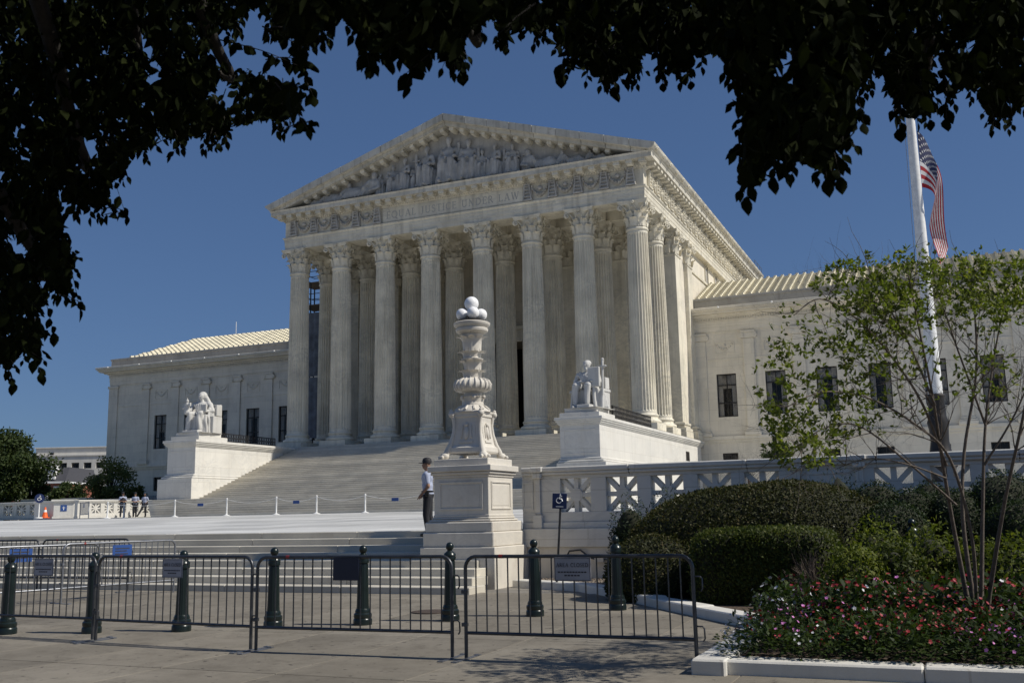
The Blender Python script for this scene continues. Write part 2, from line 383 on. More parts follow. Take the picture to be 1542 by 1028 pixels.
# plaza, its front steps and the main stairs
PK = (1.88-1.27)/29.3
def pz(y): return 1.27+PK*(min(y, -17.5)+46.8)
pl = MB(); 
pl.add([(-70,-46.8,1.27),(70,-46.8,1.27),(70,-17.5,1.88),(-70,-17.5,1.88),(70,40,1.9),(-70,40,1.9)], [(0,1,2,3),(3,2,4,5)])
plaza = struct(pl.obj('plaza', M['marble_plaza']))
pav = MB().box(-1.48,1.48,-.985,.985,-.02,.006,.004).mesh('plaza_slab')
nrow = 15
for j in range(nrow):                                                # marble paving slabs of the plaza
    y = -45.8+1.98*j
    for i in range(-4, 12):
        x = 3.0*i+(1.5 if j % 2 else 0)-2
        if px((x, y, 1.5))[0] < -60 or x > 36: continue
        put('plaza_slab', pav, M['marble_plaza'], plaza, (x, y, pz(y)), rot=(math.atan(PK),0,0))
b = MB()
for s in (-1,): b.add([(-69,-7.6,1.95),(-24.6,-7.6,1.95),(-18.8,-7.6,1.95),(-18.8,13.4,1.95),(-69,13.4,1.95)], [(0,1,2,3,4)])
struct(b.obj('unseen_lawn', plain('unseen_lawn', (.035,.055,.018), .95, var=.3, sc_=9, bump=.5)))  # unseen grass sheet, added to cut light bounced onto the left wing
fs = bpy.data.objects.new('plaza_steps', None); COL.objects.link(fs); struct(fs)
RZ = (1.27-.1)/8; TY = 3.6/7.4
for k in range(8):                                                   # k = 0 lowest
    y0 = -50.4+TY*k; z1 = .1+RZ*(k+1); z0 = z1-RZ-.03; xe = 25.15-.17*k if k < 4 else 23.4
    if k == 7: xe = 23.3
    xs = -24.; n = 17; wd = (xe-xs)/n
    for i in range(n):
        a = xs+wd*i; 
        MB().box(a+.003, a+wd-.003, y0, y0+TY+(.6 if k == 7 else .25), z0, z1-.002 if k == 7 else z1, .010).obj('step_block', M['marble_step'], fs)
ms = bpy.data.objects.new('main_steps', None); COL.objects.link(ms); struct(ms)
rz = (3.05-1.88)/8
MB().box(-16.2,16.2,-14.3,-12.9,1.9,3.02).obj('landing', M['marble_step'], ms)
for k in range(8):                                                   # lower flight, its ends set back towards the foot
    y0 = -17.5+.40*k; xe = 13.3+2.9*k/7
    MB().box(-xe,xe,y0,y0+.8,1.88+rz*k-.04,1.88+rz*(k+1),.012).obj('step', M['marble_step'], ms)
MB().box(-16.25,16.25,-14.31,-13.0,2.6,3.052).obj('step', M['marble_step'], ms)
rz2 = (7.145-3.05)/28
for k in range(28):
    y0 = -13.1+.4085*k
    MB().box(-13.24,13.24,y0,y0+.75,3.05+rz2*k-.05,3.05+rz2*(k+1),.012).obj('step', M['marble_step'], ms)

# ================================================================== courthouse
CH = thing('courthouse', 'white marble courthouse with eight-column portico, carved pediment and long side wings', 'building', (0,0,0))
CX = [2.263, 6.363, 10.463, 14.563]; CX = [-x for x in CX[::-1]]+CX
MM = M['marble']
# ---- column pieces
def shaft_mesh():
    z0, z1 = 8.35, 21.52; n = 24; per = 6; V = []; F = []; lev = [0,.012,.02,.2,.4,.6,.8,.975,.985,1.]
    def rad(t): return .86-.12*t**1.6
    prof = [0, .0, .075, .10, .075, .0]
    for li, t in enumerate(lev):
        fl = 0 if li in (0, 1, len(lev)-2+0, len(lev)-1) else 1
        for i in range(n):
            for k in range(per):
                a = 2*math.pi*(i+[0,.12,.30,.56,.82,1.0][k]*.999)/n; r = rad(t)-(prof[k]*fl if k not in (0,) else 0)
                V.append((r*math.cos(a), r*math.sin(a), z0+(z1-z0)*t))
    m_ = n*per
    for j in range(len(lev)-1):
        for i in range(m_): F.append((j*m_+i, j*m_+(i+1) % m_, (j+1)*m_+(i+1) % m_, (j+1)*m_+i))
    b = MB().add(V, F); b.lathe([(.74,21.5),(.80,21.53),(.83,21.6),(.80,21.68),(.75,21.70),(.75,21.78)], 32)
    return b.mesh('column', 28)
def torus_prof(r, z, h): return [(r+h*.5*math.cos(t), z+h*.5+h*.5*math.sin(t)) for t in (-1.3,-.7,0,.7,1.3)]
base_me = MB().lathe([(0,7.62)]+[(1.06,7.62)]+torus_prof(1.02,7.62,.28)+[(.99,7.92),(.93,7.98),(.92,8.05),(.96,8.12)]+torus_prof(.90,8.12,.17)+[(.89,8.30),(.87,8.36),(0,8.36)], 32).mesh('base', 35)
plinth_me = MB().box(-1.19,1.19,-1.19,1.19,7.145,7.62,.015).mesh('plinth')
shaft_me = shaft_mesh()
def capital(square=False, rn=.74, hw=1.10):
    b = MB(); z0 = 21.78; H = 1.85
    def fr(a):
        if not square: return 1.
        c, s = abs(math.cos(a)), abs(math.sin(a)); return 1/max(c, s)*(.97)
    b.lathe([(rn*.98,z0),(rn*.96,z0+.6),(rn*1.0,z0+1.05),(rn*1.16,z0+1.42),(rn*1.30,z0+1.58),(rn*1.2,z0+1.62)], 32, fr=fr)
    def leaf(a, h, wd, off, curl):
        V = []; nu, nv = 5, 8
        ca, sa = math.cos(a), math.sin(a); rr = rn*fr(a)
        for j in range(nv):
            t = j/(nv-1)
            if t < .72: z = z0+h*t/.72*.94; o = off+.05+.10*(t/.72)**2
            else:
                q = (t-.72)/.28; z = z0+h*(.94+.06*math.sin(q*2.4)-.16*max(0,q-.55)); o = off+.15+curl*q
            ww = wd*(.78+.35*math.sin(min(1., t*1.25)*math.pi*.62))*(1-.75*max(0., t-.80)/.2)
            lob = .16*math.cos(j*math.pi) if 0 < j < nv-1 else 0
            for i in range(nu):
                u = (i/(nu-1)-.5)*2; y = u*ww*.5*(1+lob*abs(u)); ob = o-.07*u*u+(.035 if i in (0, 4) else 0)+(.03 if i == 2 else 0)
                r_ = rr+ob; V.append((ca*r_-sa*y, sa*r_+ca*y, z))
        F = [(j*nu+i, j*nu+i+1, (j+1)*nu+i+1, (j+1)*nu+i) for j in range(nv-1) for i in range(nu-1)]
        b.add(V, F)
    for k in range(8): leaf(k*math.pi/4, .62, .50, .02, .24)
    for k in range(8): leaf((k+.5)*math.pi/4, 1.10, .50, -.02, .30)
    for k in range(4):                                            # corner volutes under the abacus
        a = math.pi/4+k*math.pi/2; ca, sa = math.cos(a), math.sin(a)
        for sg in (-1, 1):
            pts = []
            for j in range(5):
                t = j/4; r_ = rn+.08+.40*t**1.6; pts.append((r_, sg*.30*(1-t)+sg*.05, z0+.95+.62*t))
            for j in range(1, 13):
                th = j*.62; rr = .21*(1-j/15.); cx, cz = rn+.58, z0+1.36
                pts.append((cx-rr*math.cos(th+1.9)*.9, sg*.06, cz+rr*math.sin(th+1.9)))
            b.tube([(ca*x-sa*y, sa*x+ca*y, z) for x, y, z in pts], [.05]*5+[.062-.0025*j for j in range(12)], 6)
        b.tube([(ca*(rn+.58)-sa*y, sa*(rn+.58)+ca*y, z0+1.36) for y in (-.11,.11)], .055, 8)
        a2 = k*math.pi/2; ca, sa = math.cos(a2), math.sin(a2)     # helices and flower on each face
        for sg in (-1, 1):
            pts = [(rn+.10+.16*t, sg*(.34-.20*t), z0+.95+.50*t) for t in (0,.33,.66,1)]
            for j in range(1, 9):
                th = j*.7; rr = .12*(1-j/11.); pts.append((rn+.30, sg*(.13+.0+rr*math.cos(th+.4)-.02), z0+1.40+rr*math.sin(th+.4)))
            b.tube([(ca*x-sa*y, sa*x+ca*y, z) for x, y, z in pts], .038, 5)
        for q in range(6):
            th = q*math.pi/3; cx = hw-.02; b.ell((ca*cx-sa*.10*math.cos(th), sa*cx+ca*.10*math.cos(th), z0+1.70+.10*math.sin(th)), (.07,.07,.07), 6)
        b.ell((ca*hw, sa*hw, z0+1.70), .07, 6)
    V = []; S = []                                                 # abacus: concave sides, cut corners
    for k in range(4):
        a = k*math.pi/2; ca, sa = math.cos(a), math.sin(a)
        for j in range(7):
            t = (j/6-.5)*2; x = hw-.13*(1-t*t); y = t*(hw-.02); S.append((ca*x-sa*y, sa*x+ca*y))
    n = len(S)
    for z, k in ((z0+1.58,.92),(z0+1.66,.98),(z0+1.74,.98),(z0+1.76,1.02),(z0+H,1.04)):
        V += [(x*k, y*k, z) for x, y in S]
    F = [(j*n+i, j*n+(i+1) % n, (j+1)*n+(i+1) % n, (j+1)*n+i) for j in range(4) for i in range(n)]+[tuple(range(n))[::-1], tuple(range(4*n, 5*n))]
    b.add(V, F); return b.mesh('capital', 40)
cap_me = capital()
for yy in (0., 4.25):
    for x in CX:
        c = put('column', shaft_me, MM, CH, (x, yy, 0), rz=R(7.5))
        for nm, me in (('plinth', plinth_me), ('base', base_me), ('capital', cap_me)):
            put(nm, me, MM, c, (0,0,0), rz=R(-7.5))
# ---- rear wall of the portico with its pilasters, flank piers
pcap = capital(True, .80, 1.08); pbase = MB()
for z0, z1, h in ((7.145,7.62,1.12),(7.62,7.90,1.10),(7.92,8.10,.95),(8.12,8.30,1.0),(8.30,8.36,.9)): pbase.box(-h,h,-h,h,z0,z1,.03)
pbase = pbase.mesh('base')
psh = MB().box(-.80,.80,-.80,.80,8.36,21.6,.02); psh.box(-.86,.86,-.86,.86,21.55,21.7,.03); psh.box(-.80,.80,-.80,.80,21.7,21.8); psh = psh.mesh('pier')
for x in CX:
    if abs(x) < 3: continue
    p = put('pier', psh, MM, CH, (x, 8.65, 0))
    put('base', pbase, MM, p); put('capital', pcap, MM, p)
for x in (CX[0], CX[-1]):
    p = put('pier', psh, MM, CH, (x, 12.72, 0)); put('base', pbase, MM, p); put('capital', pcap, MM, p)
wl = MB()
for a, b_ in ((-15.0,-1.9),(1.9,15.0)): wl.box(a,b_,8.75,13.5,7.1,23.7)
wl.box(-1.9,1.9,8.75,13.5,16.1,23.7)
wl.obj('portico_wall', stone('marble_porch_shade', (.52,.47,.375), .3, .5, .2, (.20,.17,.13), joints=(1.9,.88), stainamt=.4), CH)  # darker, browner marble puts the recess's shade into the wall colour
MB().box(-15.0,15.0,13.5,43.2,0,26.0).obj('wall', M['marble_wing'], CH)
for s in (-1, 1): MB().box(s*15.002,s*15.02,8.76,13.49,7.1,23.62).obj('flank_facing', M['marble_wing'], CH)
dr = MB()
for z0, z1, o in ((15.9,16.2,.25),(16.2,16.9,.12),(16.9,17.2,.45)): dr.box(-2.3-o,2.3+o,8.75-.2-o*.6,8.76,z0,z1,.02)
for s in (-1, 1): dr.box(s*1.85,s*2.3,8.52,8.76,7.15,15.9,.02)
dr.obj('door_surround', MM, CH)
MB().box(-1.9,1.9,13.30,13.49,7.15,16.1).obj('dark_hall', plain('unlit_hall', (.010,.009,.008), .9), CH)  # near-black panel puts the hall's darkness into its colour
for s in (-1, 1):                                                   # bronze door leaves standing open against the reveals
    dd = MB().box(s*1.70,s*1.88,9.3,11.1,7.16,16.0,.01).obj('door', M['door'], CH)
    for k in range(4): MB().box(s*1.66,s*1.71,9.45,10.95,7.5+2.1*k,9.3+2.1*k,.03).obj('door_panel', M['door'], dd)
cg = MB()
for x in CX[1:-1]:                                               # niches of carved panels between the rear piers
    pass
for i in range(7):
    xa, xb = CX[i]+.95, CX[i+1]-.95
    if i != 3:
        cg.box(xa,xb,8.68,8.76,17.0,17.3,.02); cg.box(xa,xb,8.66,8.76,8.4,8.9,.02)
cg.obj('wall_moulding', MM, CH)
fl = MB().box(-15.62,15.62,-1.72,13.4,6.6,7.143).obj('portico_floor', M['marble_dark'], CH)  # floor toned dark to deepen the shade inside the porch
# ---- cheek walls and pedestals
for s in (-1, 1):
    ck = MB(); x0, x1 = s*13.26, s*15.68
    ck.box(x0,x1,-13.55,-2.95,3.0,6.62,.012); ck.box(x0+s*.0,x1+s*.0,-2.93,12.1,0.,6.62,.012)
    ck.obj('cheek_wall', M['marble_white'], CH)
    cp = MB()
    for z0, z1, o in ((6.62,6.70,.06),(6.70,6.80,.12),(6.80,6.90,.19),(6.90,7.07,.25)):
        cp.box(x0-s*o,x1+s*o,-13.55-o,-2.94,z0,z1,.012); cp.box(x0-s*o*.999,x1+s*o*.999,-2.92,12.1+o,z0,z1,.012)
    cp.obj('cap_moulding', M['marble_white'], CH)
    bs = MB(); bs.box(x0-s*.10,x1+s*.44,-13.95,-2.0,0.,4.45,.015); bs.box(x0-s*.06,x1+s*.30,-13.82,-2.0,4.45,4.60,.05); bs.box(x0-s*.03,x1+s*.12,-13.68,-2.0,4.60,4.75,.05)
    bs.obj('cheek_base', M['marble_white'], CH)
    st = MB(); st.box(s*13.18,s*15.62,-13.35,-10.35,7.07,7.36,.012); st.box(s*13.42,s*15.40,-13.1,-10.75,7.36,7.62,.012)
    st.obj('statue_step', M['marble_white'], CH)
    pn = MB(); y = -13.56                                         # raised frame on the pedestal front
    pn.box(s*13.5,s*15.45,y-.01,y+.05,4.95,5.02,.005); pn.box(s*13.5,s*15.45,y-.01,y+.05,6.3,6.37,.005)
    pn.obj('panel_frame', M['marble_white'], CH)
MB().box(15.60,15.70,6.9,8.0,5.35,6.05).obj('vent_grille', M['bronze'], CH)
# ---- iron railings on the cheek walls
def railing(parent, p0, p1, z0, h, n, name='iron_railing'):
    b = MB(); p0 = Vector(p0); p1 = Vector(p1); d = p1-p0
    for z in (z0+.04, z0+h*.33, z0+h*.66, z0+h):
        b.tube([(p0.x,p0.y,z),(p1.x,p1.y,z)], .03, 6)
    for i in range(n+1):
        q = p0+d*i/n; b.tube([(q.x,q.y,z0),(q.x,q.y,z0+h)], .032 if i % 6 == 0 else .022, 6)
        if i < n:
            c = p0+d*(i+.5)/n; u = d.normalized()
            for zz in (z0+h*.18, z0+h*.5, z0+h*.83):
                b.tube([(c.x+u.x*.10*math.cos(t), c.y+u.y*.10*math.cos(t), zz+.10*math.sin(t)) for t in np.linspace(0, 2*math.pi, 9)], .016, 4, False)
    return b.obj(name, M['iron'], parent, 60)
for s in (-1, 1):
    railing(CH, (s*15.45,-10.25,0), (s*15.45,-1.75,0), 7.07, .88, 30)
    railing(CH, (s*13.75,-10.25,0), (s*15.45,-10.25,0), 7.07, .88, 6)
# ---- entablature
def usweep(prof, Yb=43.2, W=14.563, closed=True):
    V = []; n = len(prof)
    for o, z in prof:
        V += [(-(W+o),Yb,z), (-(W+o),-o,z), (W+o,-o,z), (W+o,Yb,z)]
    F = []
    for i in range(n if closed else n-1):
        j = (i+1) % n
        for k in range(3): F.append((i*4+k, i*4+k+1, j*4+k+1, j*4+k))
    F += [tuple(i*4 for i in range(n)), tuple(i*4+3 for i in range(n))[::-1]] if closed else []
    return MB().add(V, F)
usweep([(-.92,23.63),(.90,23.63),(.90,23.97),(.925,23.975),(.925,24.30),(.955,24.31),(.955,24.50),(1.02,24.55),(1.05,24.60),(1.05,24.67),(-.92,24.67)]).obj('architrave', MM, CH)
usweep([(-.5,24.67),(.88,24.67),(.88,25.98),(-.5,25.98)]).obj('frieze', MM, CH)
usweep([(-.5,25.98),(.93,25.98),(.97,26.08),(1.06,26.13),(1.06,26.45),(1.72,26.47),(1.76,26.44),(1.76,26.74),(1.82,26.80),(1.86,26.86),(.3,27.02),(-.5,27.02)]).obj('cornice', M['marble_grime'], CH)
bm = MB(); bm.box(-15.4,15.4,3.4,5.1,23.635,24.66,.02); bm.box(-15.4,15.4,7.9,8.74,23.637,24.66,.02)
for x in CX:
    if abs(x) < 14: bm.box(x-.75,x+.75,.93,3.39,23.645,24.64,.02); bm.box(x-.75,x+.75,5.11,7.89,23.645,24.64,.02)
bm.obj('ceiling_beam', MM, CH)
MB().box(-15.3,15.3,.5,8.9,24.6,25.9).obj('portico_ceiling', MM, CH)
mod = MB(); mod.box(-.24,.24,-.60,.02,-.26,.0,.02); mod.box(-.21,.21,-.52,.02,-.34,-.26,.03); mod.box(-.27,.27,-.63,.02,-.0,.045,.01); mod = mod.mesh('modillion')
n = 34
for i in range(n):                                                # front
    put('modillion', mod, MM, CH, (-15.55+31.1*i/(n-1), -1.06, 26.43))
for i in range(46): put('modillion', mod, MM, CH, (15.63, -.35+.945*i, 26.43), rz=R(90))
dn = MB()
for i in range(150): x = -15.55+31.1*(i+.25)/150; dn.box(x,x+.12,-1.045,-.9,26.0,26.12)
dn.obj('dentil_band', MM, CH)['kind'] = 'stuff'
# gutter along the flanks with lion-head antefixes
for s in (-1, 1):
    V = []; prof = [(1.80,26.87),(1.95,26.95),(2.08,27.10),(2.14,27.27),(2.10,27.30),(1.7,27.30),(1.7,26.9)]
    if s < 0: prof = prof[::-1]
    b = MB()
    for k in range(24):
        a0, a1 = -2.14+1.9*k+.01, -2.14+1.9*(k+1)-.01
        if s < 0: continue
        V = [(s*(14.563+o), y, z) for y in (a0, a1) for o, z in prof]; m_ = len(prof)
        F = [(i, (i+1) % m_, m_+(i+1) % m_, m_+i) for i in range(m_)]+[tuple(range(m_))[::-1], tuple(range(m_, 2*m_))]
        MB().add(V, F).obj('gutter_block', M['marble_grime'], CH)
ant = MB()
for q in range(8):
    t = q*math.pi/4; ant.ell((.02,.14*math.cos(t),.14*math.sin(t)), (.07,.075,.075), 6)
ant.ell((.07,0,0), (.11,.11,.12), 8); ant = ant.mesh('antefix', 60)
for k in range(23): put('antefix', ant, MM, CH, (16.60, -1.2+1.9*k, 27.10))
# pediment: tympanum, raking cornices in blocks, raking modillions
SL = (32.43-27.27)/16.69; ang = math.atan(SL)
tp = MB(); tp.prism([(-15.2,26.95),(15.2,26.95),(0,31.5)], 'y', -.62, 6.0)
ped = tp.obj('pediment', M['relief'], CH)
for s in (-1, 1):
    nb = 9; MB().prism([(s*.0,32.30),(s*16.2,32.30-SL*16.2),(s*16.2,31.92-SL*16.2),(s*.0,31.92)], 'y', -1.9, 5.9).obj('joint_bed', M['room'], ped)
    for k in range(nb):
        a0 = 16.69*(k/nb); a1 = 16.69*((k+1)/nb); g_ = .018
        for (d0, d1, yo, nm) in ((.0,.56,2.155-.012*((k*5) % 3),'raking_block'), (.56,.86,1.80,'raking_corona')):
            if nm == 'raking_corona' and a1 > 16.3: a1_ = 15.9
            else: a1_ = a1
            xa, xb = a0+g_, a1_-g_
            poly = [(s*xa, 32.43-SL*xa-d1), (s*xb, 32.43-SL*xb-d1), (s*xb, 32.43-SL*xb-d0), (s*xa, 32.43-SL*xa-d0)]
            if nm == 'raking_block' and k == nb-1: poly = [(s*xa, 32.43-SL*xa-d1), (s*16.25, 26.86), (s*16.66, 27.18), (s*16.69, 27.28), (s*xa, 32.43-SL*xa)]
            b = MB().prism(poly, 'y', -yo, 6.0)
            if nm == 'raking_block': b.prism([(s*xa, 32.43-SL*xa-.40), (s*xb, 32.43-SL*xb-.40), (s*xb, 32.43-SL*xb-.52), (s*xa, 32.43-SL*xa-.52)], 'y', -yo-.0+.08, -yo-.05) if False else None
            b.obj(nm, M['marble_grime'], ped)
    for k in range(17):
        x = .45+.90*k; z = 32.43-SL*x-.90
        if z < 27.35: break
        put('modillion', mod, MM, ped, (s*x, -.66, z), rot=(0, s*ang, 0), scale=(.78,1.5,.8))
rf = MB(); rf.prism([(-16.6,27.2),(16.6,27.2),(0,32.35)], 'y', 6.0, 43.3); rf.obj('roof', M['marble_dark'], CH)
# ---- frieze carving: tripods and garlands; inscription between
def motif():
    b = MB()
    b.prism([(-.30,0),(.30,0),(.18,1.12),(-.18,1.12)], 'y', -.05, .02)
    for s in (-1, 1): b.tube([(s*.28,-.07,.02),(s*.17,-.09,1.15)], .055, 5)
    for z in (.25,.5,.75,1.0): b.box(-.22,.22,-.11,-.04,z,z+.07)
    b.box(-.34,.34,-.13,0,-.02,.07); b.box(-.24,.24,-.13,0,1.12,1.2)
    return b.mesh('tripod_relief', 50)
def garland(L=1.25):
    b = MB(); N = 13
    for i in range(N):
        t = i/(N-1); x = (t-.5)*L; z = .98-.62*(1-(2*t-1)**2); r = .10+.07*(1-(2*t-1)**2)
        b.ell((x,-.05,z), (.075,r*.7,r), 7)
        if i % 2: b.ell((x+.02,-.13,z+.03), (.06,.06,.07), 6); 
    b.ell((0,-.06,.86), (.20,.08,.18), 8)
    for s in (-1, 1):
        b.tube([(s*L*.5,-.05,1.0),(s*(L*.5+.03),-.05,.6),(s*L*.46,-.05,.2)], [.06,.05,.02], 5); b.ell((s*L*.47,-.08,1.05), (.09,.07,.08), 6)
    return b.mesh('garland_relief', 60)
tri_me, gar_me = motif(), garland()
for s in (-1, 1):
    xs = [6.5+2.01*k for k in range(5)]
    for k, x in enumerate(xs):
        put('tripod_relief', tri_me, M['relief'], CH, (s*(x+.0), -.885, 24.74), scale=(1.1,2.2,1.05))
        if k < 4: put('garland_relief', gar_me, M['relief'], CH, (s*(x+1.005), -.885, 24.70), scale=(1.05,1.9,1.05))
tri_f, gar_f = tri_me.copy(), gar_me.copy(); tri_f.materials.clear(); gar_f.materials.clear()
for k in range(21):
    y = .3+2.03*k
    put('tripod_relief', tri_f, MM, CH, (15.448, y, 24.74), rz=R(90), scale=(1.1,2.0,1.05)); put('garland_relief', gar_f, MM, CH, (15.448, y+1.015, 24.70), rz=R(90), scale=(1.05,1.7,1.05))
ip = MB().box(-6.1,6.1,-.925,-.87,24.76,25.86,.02).obj('inscription_panel', MM, CH)
TH, TN = .15, .075
G = {'E': (.62, [('l',.14,0,.14,1,TH),('l',.0,.035,.6,.035,TN),('l',.0,.965,.58,.965,TN),('l',.14,.52,.46,.52,TN),('l',.58,0,.58,.2,TN),('l',.56,.8,.56,1,TN),('l',.46,.42,.46,.62,TN)]),
 'Q': (.92, [('a',.46,.5,.40,.46,0,360,TH),('l',.5,.1,.95,-.16,TH)]), 'U': (.84, [('l',.15,.3,.15,1,TH),('a',.42,.3,.27,.26,180,360,.12),('l',.69,.3,.69,1,TN),('l',0,.97,.3,.97,TN),('l',.55,.97,.83,.97,TN)]),
 'A': (.84, [('l',.12,0,.42,1,TN),('l',.42,1,.74,0,TH),('l',.22,.32,.62,.32,TN),('l',0,.03,.26,.03,TN),('l',.58,.03,.88,.03,TN)]),
 'L': (.60, [('l',.14,0,.14,1,TH),('l',0,.97,.3,.97,TN),('l',0,.035,.58,.035,TN),('l',.57,0,.57,.22,TN)]),
 'O': (.90, [('a',.45,.5,.38,.45,0,360,TH)]), 'J': (.48, [('l',.28,.2,.28,1,TH),('a',.14,.2,.14,.3,250,360,.11),('l',.12,.97,.44,.97,TN)]),
 'S': (.56, [('a',.28,.74,.21,.22,30,270,.12),('a',.28,.27,.23,.24,-150,90,.12),('l',.47,.78,.47,.95,TN),('l',.06,.05,.06,.22,TN)]),
 'T': (.70, [('l',.35,0,.35,1,TH),('l',.02,.965,.68,.965,TN),('l',.03,.78,.03,1,TN),('l',.67,.78,.67,1,TN),('l',.2,.03,.5,.03,TN)]),
 'I': (.32, [('l',.16,0,.16,1,TH),('l',0,.97,.32,.97,TN),('l',0,.03,.32,.03,TN)]), 'C': (.76, [('a',.42,.5,.36,.46,50,310,TH),('l',.68,.72,.68,.94,TN)]),
 'N': (.84, [('l',.14,0,.14,1,TN),('l',.14,1,.70,0,TH),('l',.70,0,.70,1,TN),('l',0,.03,.28,.03,TN),('l',.56,.97,.84,.97,TN)]),
 'D': (.84, [('l',.14,0,.14,1,TH),('a',.28,.5,.46,.46,-90,90,TH),('l',.0,.035,.3,.035,TN),('l',.0,.965,.3,.965,TN)]),
 'R': (.74, [('l',.14,0,.14,1,TH),('a',.28,.74,.26,.23,-90,90,.12),('l',.14,.97,.3,.97,TN),('l',.14,.51,.3,.51,TN),('l',.34,.5,.70,.02,TH),('l',0,.03,.28,.03,TN)]),
 'W': (1.1, [('l',.08,1,.32,0,TH),('l',.32,0,.54,1,TN),('l',.50,1,.76,0,TH),('l',.76,0,1.02,1,TN),('l',0,.97,.24,.97,TN),('l',.9,.97,1.12,.97,TN)]), ' ': (.42, []), '.': (.1, [])}
def letter(ch, h, dep=.004):
    wd, st = G[ch]; b = MB()
    for i, q in enumerate(st):
        e = dep+.0006*i
        if q[0] == 'l':
            _, x0, y0, x1, y1, t = q; p0 = Vector((x0, y0)); p1 = Vector((x1, y1)); d = (p1-p0).normalized(); nn = Vector((-d.y, d.x))*t*.5
            Q = [p0+nn, p0-nn, p1-nn, p1+nn]
        else:
            _, cx, cy, rx, ry, a0, a1, t = q; N = max(6, int(abs(a1-a0)/18)); Q = []
            for sg in (1, -1):
                rg = range(N+1) if sg > 0 else range(N, -1, -1)
                for k in rg:
                    a = R(a0+(a1-a0)*k/N); Q.append(Vector((cx+(rx+sg*t*.5)*math.cos(a), cy+(ry+sg*t*.5)*math.sin(a))))
            M_ = N+1
            V = [(p.x*h, -e, p.y*h) for p in Q]; F = [(k, k+1, 2*M_-2-k, 2*M_-1-k) for k in range(N)]; b.add(V, F); continue
        b.add([(p.x*h, -e, p.y*h) for p in Q], [(0,1,2,3)])
    return b.mesh('letter')
def word(txt, x0, x1, y, z, h, mat, parent):
    tot = sum(G[c][0]*h for c in txt); gap = (x1-x0-tot)/(len(txt)-1); x = x0
    for c in txt:
        if c != ' ': put('letter', letter(c, h), mat, parent, (x, y, z))
        x += G[c][0]*h+gap
word('EQUAL JUSTICE UNDER LAW', -5.72, 5.77, -.927, 25.02, .58, M['stone_letter'], ip)

